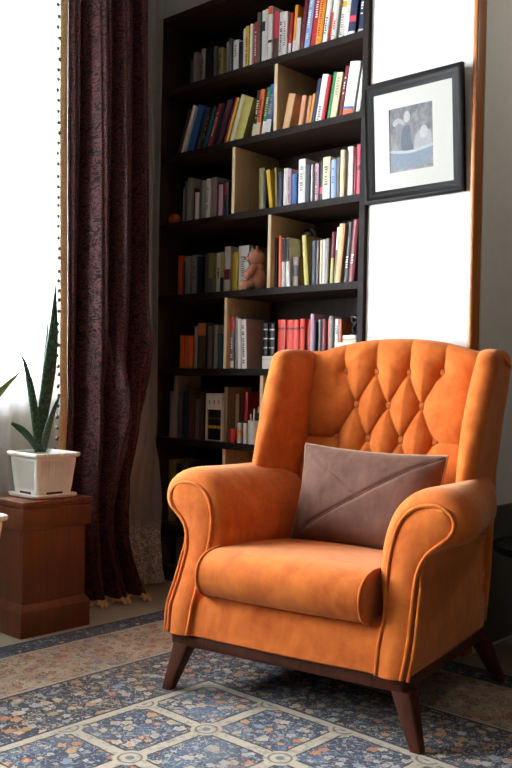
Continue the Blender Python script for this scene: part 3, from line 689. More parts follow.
# ------------------------------------------------------------------ framed picture
TL, TR = (365.4, 88), (464.2, 61); BR_, BL = (467, 190), (366.4, 207)
yb_, yt_ = YB+.008, YB-.024
bl, br = at(*BL, 1, yb_), at(*BR_, 1, yb_); tl, tr = at(*TL, 1, yt_), at(*TR, 1, yt_)
fw = ((br.x-bl.x)+(tr.x-tl.x))/2; fh = ((tl.z-bl.z)+(tr.z-br.z))/2; fcx = (bl.x+br.x+tl.x+tr.x)/4; fz0 = (bl.z+br.z)/2
tilt = math.asin((yb_-yt_)/fh)
pic = thing('framed_picture', 'black framed print with wide cream mat hanging on the white pier', 'picture', (fcx, YB+.008, fz0))
pic.rotation_euler = (tilt, math.radians(0.0), 0)
# local: x right, z up, front at -y
fwid = .044
prof = [(0, 0), (0, -.017), (.005, -.020), (.013, -.020), (.018, -.016), (.030, -.015), (.037, -.012), (fwid, -.0098), (fwid, 0)]
hw = fw/2
bm = bmesh.new()
secs = []
for cx, cz, sx, sz in ((-hw, 0, 1, 1), (hw, 0, -1, 1), (hw, fh, -1, -1), (-hw, fh, 1, -1), (-hw, 0, 1, 1)):
    secs.append([(cx+sx*d, y, cz+sz*d) for d, y in prof])
loft(secs, False, False, bm=bm); bmesh.ops.remove_doubles(bm, verts=bm.verts[:], dist=1e-6)
obj('frame', bm, M['black_frame'], pic, 'auto')
obj('backing', box(-hw+.01, hw-.01, -.003, -.0005, .01, fh-.01), M['paper'], pic, False)
aw, ah = fw-2*fwid, fh-2*fwid
# window in the mat measured in the photograph
x0f, x1f, z0f, z1f = .20, .755, .175, .83
mx0, mx1 = -hw+fwid+aw*x0f, -hw+fwid+aw*x1f; mz0, mz1 = fwid+ah*(1-z1f), fwid+ah*(1-z0f)
bm = bmesh.new(); A = (-hw+fwid-.004, hw-fwid+.004, fwid-.004, fh-fwid+.004)
add_box(bm, A[0], mx0, -.0075, -.0055, A[2], A[3]); add_box(bm, mx1, A[1], -.0075, -.0055, A[2], A[3]); add_box(bm, mx0, mx1, -.0075, -.0055, A[2], mz0); add_box(bm, mx0, mx1, -.0075, -.0055, mz1, A[3])
obj('mat_board', bm, M['mat_board'], pic, False)
def print_mat():
    t = NT('grey_print'); uv = t.coord('Generated'); n = t.noise(uv, 7, 5, .6, .6)
    sp = t.n('ShaderNodeSeparateXYZ'); t.put(sp.inputs[0], uv)
    g = t.math('MULTIPLY_ADD', n, .55, t.math('MULTIPLY', sp.outputs[2], -.12))
    return t.done(t.bsdf(t.ramp(g, [(.10, rgb('#4a494b')), (.42, rgb('#9a9898'))]), .6))
pr = obj('print', box(mx0-.003, mx1+.003, -.0050, -.0045, mz0-.003, mz1+.003), print_mat(), pic, False)
def flat(name, pts, col, lift):
    pw, ph = mx1-mx0, mz1-mz0
    bm = bmesh.new(); P = cr([(x, z) for x, z in pts], 40, True)
    f = bm.faces.new([bm.verts.new((mx0+pw*x, -.0050-lift, mz0+ph*z)) for x, z in P]); bmesh.ops.triangulate(bm, faces=[f])
    return obj(name, bm, plain('print_tone_'+col[1:], rgb(col), .7, .12, 90, 0), pr, False)
flat('standing_figure', [(.24, .28), (.2, .45), (.26, .62), (.1, .74), (.13, .82), (.28, .78), (.34, .86), (.42, .93), (.5, .86), (.48, .78), (.56, .7), (.54, .5), (.6, .3)], '#77777a', .0002)
flat('figure_face', [(.34, .80), (.36, .90), (.42, .93), (.48, .88), (.47, .79), (.4, .75)], '#aaa7a4', .0004)
flat('figure_arm', [(.12, .72), (.08, .78), (.2, .84), (.34, .78), (.33, .72), (.22, .76)], '#9f9d9b', .0005)
flat('figure_cloth', [(.3, .3), (.27, .5), (.33, .68), (.47, .7), (.5, .5), (.54, .32)], '#565b66', .0005)
flat('sitting_figure', [(.6, .28), (.58, .46), (.66, .58), (.8, .6), (.94, .56), (.97, .42), (.95, .28)], '#98979a', .0003)
flat('sitting_figure_face', [(.7, .5), (.72, .62), (.8, .66), (.88, .6), (.86, .5), (.78, .46)], '#aeaba8', .0005)
flat('tub', [(.05, .33), (.08, .08), (.3, .04), (.7, .05), (.93, .1), (.97, .34), (.7, .30), (.3, .28)], '#747e8b', .0006)
flat('tub_rim', [(.04, .35), (.06, .31), (.5, .27), (.96, .32), (.98, .36), (.5, .31)], '#a9acb0', .0008)
obj('glass', box(-hw+fwid-.003, hw-fwid+.003, -.0095, -.0085, fwid-.003, fh-fwid+.003), M['glass'], pic, False)

# ------------------------------------------------------------------ armchair
CH = (-1.683, 2.188, .0095); CHR = math.radians(10.24)
chair = thing('armchair', 'orange velvet wingback armchair with button-tufted back and scroll arms', 'armchair', CH, CHR)
RAKE_Z = [.15, .178, .255, .32, .40, .50, .58, .70]; RAKE_Y = [-.340, -.338, -.320, -.290, -.260, -.233, -.222, -.215]
def yf(z): return float(np.interp(z, RAKE_Z, RAKE_Y))
PROF = [(.302, .178), (.300, .24), (.301, .285), (.301, .33), (.294, .39), (.292, .455), (.299, .52), (.319, .570), (.353, .600), (.396, .610), (.432, .604), (.456, .584), (.461, .557), (.447, .531), (.418, .507), (.390, .478), (.375, .44), (.371, .40), (.374, .33), (.379, .255), (.372, .178)]
def resample_open(P, n): return cr(P, n)
PR = resample_open(PROF, 92)
def offs(P, o, w):
    T = np.gradient(P, axis=0); T /= np.linalg.norm(T, axis=1)[:, None]
    N = np.stack([-T[:, 1], T[:, 0]], 1)         # outward for this winding
    return P+N*(o*w)[:, None]
mid = PR[46]
_T = np.gradient(PR, axis=0)
# outward test: the topmost point must move up
sgn = 1 if offs(PR, .01, np.ones(len(PR)))[np.argmax(PR[:, 1]), 1] > PR[:, 1].max() else -1
W = np.zeros(len(PR))
kk = np.linspace(0, 1, len(PR))
itop = int(np.argmax(PR[:, 1])); ineck = int(np.argmin(np.where(np.arange(len(PR)) > itop, PR[:, 0]+(PR[:, 1] < .37)*1+(PR[:, 1] > .5)*1, 9)))
for i, (x, z) in enumerate(PR):
    if i <= itop: W[i] = .12+.88*min(1, max(0, (z-.28)/.16))
    else: W[i] = .14+.86*min(1, max(0, (z-.502)/.045))
for _ in range(1): W = np.convolve(np.pad(W, 2, 'edge'), np.ones(5)/5, 'valid')
def section(o, dy, s):
    Q = offs(PR, sgn*o, W)
    Q[:, 1] = np.maximum(Q[:, 1], .176)
    return [(s*x, yf(PR[i, 1])+dy, z) for i, (x, z) in enumerate(Q)]
def arm(s):
    secs = [section(-.004, .004, s)]
    for o, dy in ((.004, .0), (.014, .003), (.025, .011), (.034, .023), (.040, .040), (.043, .060), (.044, .085)): secs.append(section(o, dy, s))
    n0 = len(secs)
    Q = offs(PR, sgn*.044, W); Q[:, 1] = np.maximum(Q[:, 1], .176)
    for f in np.linspace(.08, 1, 12):
        ring = []
        for i, (x, z) in enumerate(Q):
            y0 = yf(PR[i, 1])+.085; y1 = .300
            # the roll dips a little in the middle and tucks in at the rear
            tuck = max(0, (f-.80)/.20)**2
            cx_, cz_ = .36, .50
            xx = x-max(0, x-.372)*(.58*min(1, f/.75)+.2*tuck); zz = z-.004*math.sin(PI*f)-(.02*tuck if z > .55 else 0)
            ring.append((s*xx, y0+(y1-y0)*f, zz))
        secs.append(ring)
    a = obj('arm', loft(secs, False, True), M['orange'], chair)
    # facing panel, gently domed, inside the piping
    PI_ = offs(PR, sgn*-.003, np.ones(len(PR)))
    c0 = np.array([.345, .40])
    bm = bmesh.new(); rings = []
    uvs = []
    def pt(q, k, dome): return (s*q[0], yf(q[1])-.001-dome, q[1])
    # strip fill between the inner and the outer line of the panel
    nh = len(PI_)//2
    inner = PI_[:itop+4]; outer = PI_[itop+3:][::-1]
    m_ = 60
    A_ = cr(inner, m_); B_ = cr(outer, m_)
    rows = []
    for a_, b_ in zip(A_, B_):
        rows.append([bm.verts.new(pt(a_*(1-u)+b_*u, 0, .009*math.sin(PI*u)**.7 if 0 < u < 1 else 0)) for u in np.linspace(0, 1, 9)])
    for r0, r1 in zip(rows, rows[1:]):
        for i in range(8): bm.faces.new((r0[i], r0[i+1], r1[i+1], r1[i]))
    bmesh.ops.remove_doubles(bm, verts=bm.verts[:], dist=1e-5)
    obj('arm_panel', bm, M['orange'], chair)
    obj('piping', tube([(s*x, yf(z)-.003, z) for x, z in PR], .0058, 8), M['orange'], chair)
    # second welt along the outer lower edge
    lo = [i for i in range(len(PR)) if i > itop and PR[i, 1] < .492]
    O = offs(PR, sgn*.016, np.clip((.485-PR[:, 1])/.09, 0.05, 1))
    obj('piping', tube([(s*O[i, 0], yf(PR[i, 1])+.003, O[i, 1]) for i in lo], .0050, 8), M['orange'], chair)
    # small gathered pleat on top of the scroll
    return a
for s in (-1, 1): arm(s)
# front apron under the cushion
secs = []
def apron_ring(z, g): return [(-.305, yf(z)+.004+g, z), (-.15, yf(z)-.002+g, z), (0, yf(z)-.004+g, z), (.15, yf(z)-.002+g, z), (.305, yf(z)+.004+g, z), (.305, .27, z), (0, .27, z), (-.305, .27, z)]
for z, g in ((.177, .006), (.182, 0), (.22, 0), (.26, .0), (.29, .004), (.300, .016), (.303, .03)): secs.append(apron_ring(z, g))
obj('seat_base', loft(secs), M['orange'], chair, 'auto')
# seat cushion: bullnose profile in yz swept along x
def cush_ring(x, ins, cr_):
    pts = [(-.245, .306), (-.29, .308), (-.325, .322), (-.345, .350), (-.350, .383), (-.338, .414), (-.305, .436), (-.25, .444), (-.15, .442), (0, .432), (.15, .418), (.27, .404), (.29, .39), (.292, .36), (.285, .32), (.26, .306), (0, .304)]
    P = cr(pts, 64, True); c = np.array([-.03, .382]); out = []
    crown = .010*(1-(x/.263)**2)
    for y, z in P:
        d = np.array([y, z])-c
        k = 1-ins/np.linalg.norm(d)
        yy, zz = c+d*k
        if z > .385: zz += crown*min(1, max(0, (z-.385)/.03))*(1-abs(y/.36)**3*.5)
        if y < -.25: yy -= .010*(1-(x/.263)**2)
        out.append((x, yy, zz))
    return out
secs = []
for x, ins in ((-.263, .030), (-.2635, .012), (-.262, .004), (-.256, 0)): secs.append(cush_ring(x, ins, 0))
for x in np.linspace(-.243, .243, 22): secs.append(cush_ring(x, 0, 0))
for x, ins in ((.256, 0), (.262, .004), (.2635, .012), (.263, .030)): secs.append(cush_ring(x, ins, 0))
cu = obj('seat_cushion', loft(secs), M['orange'], chair)
for s in (-1, 1):
    ring = cush_ring(s*.260, -.0008, 0)
    obj('piping', tube(ring, .0045, 8, True), M['orange'], cu)
# tufted back
def ybk(z): return .335+.26*(z-.72)
BT = [(x, .955) for x in (-.18, -.06, .06, .18)]+[(x, .840) for x in (-.12, 0, .12)]+[(x, .725) for x in (-.18, -.06, .06, .18)]+[(x, .610) for x in (-.12, 0, .12)]
BX = {.955: (-.18, -.06, .06, .18), .840: (-.12, 0, .12), .725: (-.18, -.06, .06, .18), .610: (-.12, 0, .12)}
SEG = []
for (x0, z0) in BT:
    for (x1, z1) in BT:
        if 0 < z0-z1 < .12 and abs(x0-x1) < .07: SEG.append(((x0, z0), (x1, z1)))
for x in BX[.955]: SEG.append(((x, .955), (x*1.12, 1.09)))
for s in (-1, 1): SEG += [((s*.18, .725), (s*.34, .722)), ((s*.18, .955), (s*.36, 1.02))][:1]
def segd(x, z, s):
    (ax, az), (bx, bz) = s; dx, dz = bx-ax, bz-az
    t = max(0, min(1, ((x-ax)*dx+(z-az)*dz)/(dx*dx+dz*dz)))
    return math.hypot(x-ax-t*dx, z-az-t*dz)
def topz(x): return 1.073-.052*abs(x/.31)**2.2
def relief(x, z):
    d = min(segd(x, z, s) for s in SEG); b = min(math.hypot(x-bx, z-bz) for bx, bz in BT)
    puff = .020*(1-math.exp(-(d/.032)**1.3))
    crease = .005*math.exp(-(d/.004)**2)
    dim = .020*math.exp(-(b/.019)**1.3)
    side = .020*max(0, (abs(x)-.24)/.07)**2
    return puff-crease-dim-side
NU, NF, NA, NR = 150, 150, 26, 8
def back_pt(u, v):
    x = -.315+.63*u; zt = topz(x); zs = zt-.055
    k = v*(NF+NA+NR)
    if k <= NF:
        z = .40+(zs-.40)*k/NF; e = min(1, max(0, (zt-z)/.07)); r = relief(x, z)*(.25+.75*e)
        return (x, ybk(z)-r, z)
    if k <= NF+NA:
        a = (k-NF)/NA*PI*.62; z = zs+.055*math.sin(min(a, PI/2)) - (.0 if a < PI/2 else .012*(1-math.sin(a)))
        yy = ybk(zs)+.045*(1-math.cos(a)); r = relief(x, zs+.03*math.sin(min(a, PI/2)))*(.55*max(0, math.cos(a))+.25*max(0, 1-a/2))*.8
        e = relief(x, zs)*.82
        r = relief(x, zs)*(.25+.75*min(1, (zt-zs)/.07))*max(0, 1-(k-NF)/NA)
        return (x, yy-r, z)
    f = (k-NF-NA)/NR; a = PI*.62; z1 = zs+.055-.012*(1-math.sin(a)); y1 = ybk(zs)+.045*(1-math.cos(a))
    return (x, y1+.012*f, z1-.20*f)
back = obj('backrest', grid(back_pt, NU, NF+NA+NR+1), M['orange'], chair)
for bx, bz in BT:
    if bz < .65: continue
    n = Vector((0, -1, .26)).normalized()
    bm = bmesh.new(); v = bmesh.ops.create_uvsphere(bm, u_segments=20, v_segments=10, radius=.0135)['verts']
    bmesh.ops.scale(bm, vec=(1, .55, 1), verts=v)
    obj('button', bm, M['button'], back, True, (bx, ybk(bz)-relief(bx, bz)-.009, bz))
# wings
def wing(s):
    secs = []
    # height, front y, rear y, inner x front, outer x, shrink
    H = [(.560, .105, .335, .335, .385), (.63, .105, .355, .334, .386), (.70, .135, .375, .332, .390), (.80, .178, .40, .329, .398), (.90, .215, .425, .330, .406), (.96, .238, .440, .332, .409), (.995, .252, .447, .334, .409)]
    def ring(z, f, r, xi, xo, shr=0):
        # thick soft front edge, tapering to the seam with the back
        th = xo-xi
        pts = [(xi+.002+shr, f+.035), (xi+.012+shr, f+.012), ((xi+xo)/2, f+shr), (xo-.010-shr, f+.010+shr), (xo-shr, f+.035+shr), (xo-.006-shr, (f+r)/2), (xo-.014-shr, r-shr), (xi-.02, r-shr), (xi-.030+shr, r-.06), (xi-.016+shr, (f+r)/2)]
        return [(s*x, y, z) for x, y in cr(pts, 56, True)]
    zz = [h[0] for h in H]
    for z in np.linspace(.56, .995, 26):
        v = [float(np.interp(z, zz, [h[k] for h in H])) for k in range(1, 5)]
        bul = .012*math.sin(PI*(z-.56)/.44)
        secs.append(ring(z, v[0]-bul, v[1], v[2]-bul*.5, v[3]+bul*.2))
    f, r, xi, xo = H[-1][1:]
    base = np.array(ring(.995, f, r, xi, xo)); cx_, cy_ = base[:, 0].mean(), base[:, 1].mean()
    for a in np.linspace(.12, PI/2-.02, 10):
        k = math.cos(a)**.75; z = .995+.042*math.sin(a)
        secs.append([(cx_+(x-cx_)*(.25+.75*k) if True else x, cy_+.02*(1-k)+(y-cy_)*(.22+.78*k), z) for x, y, _ in base])
    o = obj('wing', loft(secs), M['orange'], chair)
    # folded tuck at the outer top corner
    obj('tuck', tube(cr([(s*.395, .345, 1.012), (s*.405, .375, .997), (s*.404, .41, .988), (s*.396, .44, .985)], 12), [.002, .004, .006, .0065, .0068, .0068, .0068, .0065, .006, .005, .004, .002], 8), M['orange'], o)
for s in (-1, 1): wing(s)
# outer back shell from rail to top
secs = []
for z in np.linspace(.176, .955, 24):
    yb0 = .292+.012*(z-.18)/.4 if z < .56 else .304+.26*(z-.56); yb1 = .345+.125*((z-.176)/.8)
    hwid = float(np.interp(z, [.17, .3, .55, .65, .96], [.372, .376, .374, .372, .392]))
    yb0 = min(yb0+.04, yb1-.035)
    secs.append([(x, y, z) for x, y in rrect(-hwid, hwid, yb0, yb1, .018, 4)])
r0 = secs[-1]
for k in range(1, 7):
    a = k/6*PI/2
    secs.append([(x*(1-.16*(1-math.cos(a))), .435+(y-.435)*math.cos(a*.8)+.012*math.sin(a), .955+.075*math.sin(a)) for x, y, _ in r0])
obj('outer_back', loft(secs), M['orange'], chair)
# wooden rail and legs
bm = loft([[(x, y, z) for x, y in rrect(-h, h, -h2, .318, .012, 4)] for z, h, h2 in ((.139, .370, .318), (.142, .375, .322), (.172, .376, .324), (.1755, .373, .322))])
obj('rail', bm, M['walnut'], chair, 'auto')
for sx in (-1, 1):
    for sy in (-1, 1):
        t0 = Vector((sx*.350+.014, -.300 if sy < 0 else .285, .131)); t1 = Vector((sx*.392+.030, -.345 if sy < 0 else .316, .0004))
        secs = []
        for f in np.linspace(0, 1, 6):
            c = t0.lerp(t1, f); hwid = .0275-.0115*f
            secs.append([(c.x+x, c.y+y, c.z) for x, y in rrect(-hwid, hwid, -hwid, hwid, .006, 3)])
        obj('leg', loft(secs), M['walnut'], chair, 'auto')

for o in chair.children:
    k = o.name.split('.')[0]
    if k in ('arm', 'arm_panel', 'piping', 'seat_base', 'seat_cushion', 'rail'): o.location.z -= .014
    if k == 'seat_cushion': o.location = (-.005, 0, -.030)
    if k == 'wing': o.location.z -= .005
# ------------------------------------------------------------------ scatter cushion
Rz = Matrix.Translation(Vector(CH)) @ Matrix.Rotation(CHR, 4, 'Z')
def chl(p): return Rz @ Vector(p)
PW, PH = .256, .160
def pil_pt(u, v, side):
    a, b = 2*u-1, 2*v-1
    # corners drawn out, edges drawn in
    x = a*PW*(1-.045*(1-b*b)*abs(a)**3); z = b*PH*(1-.07*(1-a*a)*abs(b)**3)
    t = .068*((1-a**4)**.75)*((1-b**4)**.75)+.0035
    w = .0025*math.sin(a*7+b*3)*math.sin(b*6-a*2)*(1-a*a)*(1-b*b)
    if side < 0:
        # sewn seams: one full diagonal, one half diagonal
        d1 = abs((b*PH)*PW*2-(a*PW)*PH*2)/math.hypot(2*PW, 2*PH)
        t -= .0055*math.exp(-(d1/.006)**2)*(1-a**6)
        if a < 0 < b or (a < 0 and b > 0):
            d2 = abs((b*PH)*PW*2+(a*PW)*PH*2)/math.hypot(2*PW, 2*PH); t -= .003*math.exp(-(d2/.006)**2)*(1-a**6)
        t += w
    return (x, side*t, z)
pil = thing('scatter_cushion', 'brown suede cushion with diagonal seam leaning on the armchair back', 'cushion')
pm = obj('cover', grid(lambda u, v: pil_pt(u, v, -1), 110, 80), M['suede'], pil)
grid_back = obj('back_cover', grid(lambda u, v: pil_pt(u, v, 1), 60, 44), M['suede'], pil)
edge = [pil_pt(u, 0, -1) for u in np.linspace(0, 1, 40)]+[pil_pt(1, v, -1) for v in np.linspace(0, 1, 26)[1:]]+[pil_pt(u, 1, -1) for u in np.linspace(1, 0, 40)[1:]]+[pil_pt(0, v, -1) for v in np.linspace(1, 0, 26)[1:-1]]
obj('edge_piping', tube([(x, 0, z) for x, y, z in edge], .0042, 8, True), M['suede_edge'], pil)
obj('seam', tube([tuple(np.array(pil_pt(u, u, -1))+np.array((0, -.0005, 0))) for u in np.linspace(.02, .98, 60)], .0022, 6), M['suede'], pil)
obj('seam', tube([tuple(np.array(pil_pt(u, 1-u, -1))+np.array((0, -.0006, 0))) for u in np.linspace(.03, .5, 40)], .0017, 6), M['suede'], pil)
tiltp = math.radians(-13)
pil.matrix_world = Rz @ Matrix.Translation((.034, .146, .546)) @ Matrix.Rotation(math.radians(-3), 4, 'Z') @ Matrix.Rotation(tiltp, 4, 'X') @ Matrix.Rotation(math.radians(1.0), 4, 'Y')

# ------------------------------------------------------------------ pedestal, planter, plant
PX1, PY0, PY1 = -2.722, 1.755, 2.052; PXc, PYc = PX1-.15, (PY0+PY1)/2
ped = thing('pedestal', 'square cherry wood plant pedestal by the burgundy curtain', 'pedestal', (PXc, PYc, 0))
hx, hy = .15, (PY1-PY0)/2

zt_ = at(22.9, 503, 0, PX1-.004).z; zc = at(22.9, 531, 0, PX1-.02).z; zb_ = at(20, 614, 0, PX1).z
def sq(h, z): return [(x*h/.15*1.0, y*h/.15*hy/.15, z) for x, y in ((-.15, -.15), (.15, -.15), (.15, .15), (-.15, .15))]
bm = bmesh.new(); add_box(bm, -hx, hx, -hy, hy, 0, zb_, .003); obj('plinth', bm, M['pedestal'], ped, 'auto')
obj('plinth_moulding', loft([sq(.148, zb_+.0003), sq(.146, zb_+.006), sq(.136, zb_+.022)]), M['pedestal'], ped, 'auto')
obj('shaft', box(-.134, .134, -.134, .134, zb_+.0224, zc, .002), M['pedestal'], ped, 'auto')
obj('cap', box(-.147, .147, -.147, .147, zc+.0003, zt_-.028, .002), M['pedestal'], ped, 'auto')
obj('cap_fillet', box(-.1445, .1445, -.1445, .1445, zt_-.0277, zt_-.018, .001), M['pedestal'], ped, 'auto')
obj('top', box(-.149, .149, -.149, .149, zt_-.0177, zt_, .003), M['pedestal'], ped, 'auto')

def planter(root, mat, hb, ht, H, wob=True):
    """square fluted planter; hb / ht half widths at base and rim"""
    def ring(h, z, flute, n=100):
        out = []
        cs = [(-1, -1), (1, -1), (1, 1), (-1, 1)]
        for i in range(4):
            a, b = np.array(cs[i]), np.array(cs[(i+1) % 4]); nrm = np.array([(b-a)[1], -(b-a)[0]])/2
            for k in range(n):
                f = k/n; e = .10
                p = (a*(1-f)+b*f)*h
                q = 0 if f < e or f > 1-e else flute*(.5-.5*math.cos((f-e)/(1-2*e)*2*PI*10))**.6
                # softly rounded corner
                c = max(0, abs(2*f-1)-.9)/.1*.03*h
                p = p+nrm*q-np.sign(p)*0-(p/np.linalg.norm(p))*c*1.2
                out.append((p[0], p[1], z))
        return out
    L = [(hb*.98, .0, 0), (hb, .004, 0), (hb*1.01, H*.10, 0), (hb+(ht-hb)*.15, H*.16, -.0055), (hb+(ht-hb)*.75, H*.78, -.0055), (hb+(ht-hb)*.80, H*.83, 0), (ht*.955, H*.88, 0), (ht*1.06, H*.90, 0), (ht*1.09, H*.93, .003), (ht*1.09, H*.985, .003), (ht*1.06, H, .002), (ht*.97, H, 0), (ht*.93, H*.90, 0)]
    return obj('pot', loft([ring(h, z, fl) for h, z, fl in L], True, False), mat, root, 'auto')
pc = Vector((PXc+.030, PYc+.012, zt_+.0005))
pot = thing('planter', 'white fluted square planter on saucer atop the wooden pedestal', 'planter', pc, math.radians(0))
sau = obj('saucer', loft([[(x, y, z) for x, y in rrect(-h, h, -h, h, .012, 4)] for h, z in ((.084, 0), (.091, .004), (.093, .014), (.090, .016), (.087, .010), (.02, .009))]), M['white_plastic'], pot, 'auto')
Hp = .155
pp = planter(pot, M['white_plastic'], .074, .0905, Hp); pp.location.z = .0105
# drainage notches showing dark at the foot
for i in range(4):
    a = i*PI/2
    o = obj('drain_notch', box(-.035, .035, -.0757, -.0735, .0145, .0225, .001), M['black'], pot, False); o.rotation_euler = (0, 0, a)
obj('soil', loft([[(x, y, Hp-.012) for x, y in rrect(-h, h, -h, h, .01, 4)] for h in (.082, .05)]), M['soil'], pot)

def leaf(root, pts, wid, mat, face, cup=.25):
    """pts centre line, wid widths, face = blade's across direction"""
    P = cr(pts, 34); Wd = np.interp(np.linspace(0, 1, 34), np.linspace(0, 1, len(wid)), wid); ac = Vector(face).normalized()
    def fn(u, v):
        j = min(33, int(round(v*33))); p = Vector(P[j]); t = Vector(P[min(33, j+1)]-P[max(0, j-1)]).normalized()
        a = (ac-t*ac.dot(t)).normalized(); n = t.cross(a); e = 2*u-1
        return p+a*(e*Wd[j])+n*(cup*Wd[j]*(e*e-.4))
    bm = grid(fn, 9, 34)
    o = obj('leaf', bm, mat, root)
    m = o.modifiers.new('thickness', 'SOLIDIFY'); m.thickness = .0025; m.offset = 0
    return o
zs_ = zt_+.0105+Hp-.012
plant = thing('snake_plant', 'green snake plant growing in the white planter on the pedestal', 'plant', (pc.x, pc.y, zs_+.0005))
Rt = Vector((CR[0], CR[1], 0)).normalized(); Fd = Vector((CF[0], CF[1], 0)).normalized()
def pl(px, py, depth):
    """point beside the pot's axis seen at a pixel, given a distance behind (+) the axis"""
    d = Vector(CR*(px-256)/F_PX - CU*(py-384)/F_PX + CF); o = Vector(CP); base = Vector((pc.x, pc.y, 0))+Fd*depth
    k = (base-o).dot(Fd)/d.dot(Fd); return tuple(o+d*k-Vector((pc.x, pc.y, zs_+.0005)))
leaf(plant, [pl(39, 452, .01), pl(42, 420, .012), pl(48, 380, .015), pl(53, 335, .02), pl(55.5, 286, .03)], [.015, .019, .023, .025, .020, .011, .0012], M['leaf'], Rt+Fd*.4)
leaf(plant, [pl(40, 452, .03), pl(40.5, 420, .04), pl(43, 375, .05), pl(47, 335, .06), pl(49, 308, .065)], [.010, .009, .008, .006, .0012], M['leaf'], Rt*.5+Fd)
leaf(plant, [pl(38, 452, -.01), pl(35.5, 420, -.012), pl(31, 390, -.015), pl(24.5, 362, -.02), pl(18, 351, -.02)], [.012, .014, .015, .013, .009, .0012], M['leaf'], Rt+Fd*.2)
leaf(plant, [pl(26.5, 368, -.02), pl(29, 361, -.018), pl(32.5, 356.5, -.015)], [.004, .003, .0008], M['leaf'], Rt*.4+Fd)
leaf(plant, [pl(43, 452, 0), pl(47, 432, 0), pl(53, 412, 0), pl(59.5, 396, .0)], [.010, .013, .012, .008, .003], M['leaf'], Rt+Fd*.3)
leaf(plant, [pl(37, 452, -.03), pl(31, 440, -.035), pl(22, 430, -.04), pl(11.5, 423, -.045)], [.004, .010, .013, .012, .005], M['leaf'], Vector((0, 0, 1))+Rt*.3)

# second planter just inside the left edge of the view, on a low stool
s0 = at(-42, 562, 0, -2.62); s0z = .30
sx_, sy_ = s0.x, s0.y
st = thing('plant_stand', 'low wooden plant stand under the left edge planter', 'plant stand', (sx_, sy_, .0105))
obj('seat', box(-.09, .09, -.09, .09, s0z-.02, s0z, .004), M['pedestal'], st, 'auto')
obj('column', lathe([(.03, .0205), (.024, .05), (.024, s0z-.06), (.05, s0z-.0205)], 24), M['pedestal'], st, 'auto')
obj('base', lathe([(.001, 0), (.085, 0), (.085, .012), (.03, .02), (.001, .0202)], 32), M['pedestal'], st, 'auto')
pt2 = thing('planter', 'white fluted planter cut by the left edge beside the pedestal', 'planter', (sx_, sy_, s0z+.0112))
planter(pt2, M['white_plastic'], .085, .103, .17)
obj('soil', loft([[(x, y, .155) for x, y in rrect(-h, h, -h, h, .01, 4)] for h in (.092, .05)]), M['soil'], pt2)
pl2 = thing('leafy_plant', 'pale variegated leaf reaching in from the left edge', 'plant', (sx_, sy_, s0z+.1672))
def pq(px, py, dep):
    d = Vector(CR*(px-256)/F_PX - CU*(py-384)/F_PX + CF); base = Vector((sx_, sy_, 0))+Fd*dep
    k = base.dot(Fd)/d.dot(Fd); return tuple(Vector(CP)+d*k-Vector((sx_, sy_, s0z+.1672)))
leaf(pl2, [(0, 0, 0), (0, 0, .05), pq(-34, 470, 0), pq(-20, 415, 0), pq(-2, 394, 0), pq(20, 372, 0)], [.007, .008, .012, .017, .014, .002], M['leaf_pale'], Rt*.6+Vector((0, 0, .8)))
leaf(pl2, [(0, .01, 0), (0, .01, .05), pq(-50, 480, .02), pq(-62, 430, .03), pq(-75, 390, .03)], [.008, .013, .015, .003], M['leaf_pale'], Rt+Fd*.4)

# ------------------------------------------------------------------ curtains
XD = -2.885; XDL = -3.005
CT = 2.66
def ly(px, py, x=XD): return at(px, py, 0, x)
rt = [(-60, 149), (0, 148.5), (150, 148.5), (300, 148.5), (350, 148.5), (400, 146), (430, 141), (460, 136), (485, 132), (510, 128), (535, 129), (560, 136), (580, 143), (600, 152)]
RZ, RYv = [], []
for y_, x_ in rt:
    q = ly(x_, y_); RZ.append(q.z); RYv.append(q.y)
RZ, RYv = RZ[::-1], RYv[::-1]
q0, q1 = ly(65.5, 0, XDL), ly(61.5, 400, XDL)
def yl(z): return q0.y+(q1.y-q0.y)*(q0.z-z)/(q0.z-q1.z)
zmin = .020
def drape(u, v):
    z = zmin+(CT-zmin)*v
    a, b = yl(z), float(np.interp(z, RZ, RYv)); y = a+(b-a)*u
    # straight folds on the left, gathered ones on the right
    ph = 2*PI*(3.55*u+.10)+.35*math.sin(z*2.1)
    A = .050+.012*math.sin(z*1.3+1)
    loose = 1/(1+math.exp((u-.38)*26)); low = 1/(1+math.exp((z-1.02)*9))
    x = A*math.sin(ph)+.012*math.sin(2*ph+1.2)+.006*math.sin(5*ph+z*3)
    # the right half is looped up: diagonal gathers and a belly
    g = (1-loose)*math.exp(-((z-.82)/.36)**2)
    gx = .034*math.sin(2*PI*(2.2*u+1.1*z)+.6)+.012*math.sin(2*PI*(4.1*u+2.4*z))+.012
    below = (1-loose)*(1/(1+math.exp((z-.42)*16)))
    x = x*(1-.6*g)+gx*g - .02*below
    X = XDL+(XD-XDL)*min(1, u/.45)+x*(.72+.28*min(1, u/.3))+.004*math.sin(z*17+u*9)*low
    if u > .93:                                  # unseen edge turned back to the wall, shaped to block leaking window light
        k = (u-.93)/.07; X = X*(1-k**1.5)+(XL+.008)*k**1.5; y = a+(b-a)*(.93+.07*math.sin(k*PI/2))
    return (X, y+.004*math.sin(z*11)*g, z)
cur = thing('curtain', 'heavy burgundy patterned curtain with tan braid hanging beside the window', 'curtain', (0, 0, 0))
bm = grid(drape, 210, 190)
uvl = bm.loops.layers.uv.verify()
for f in bm.faces:
    for l in f.loops: l[uvl].uv = (l[uvl].uv.x*.95, l[uvl].uv.y*2.64)
obj('drape', bm, M['damask'], cur)
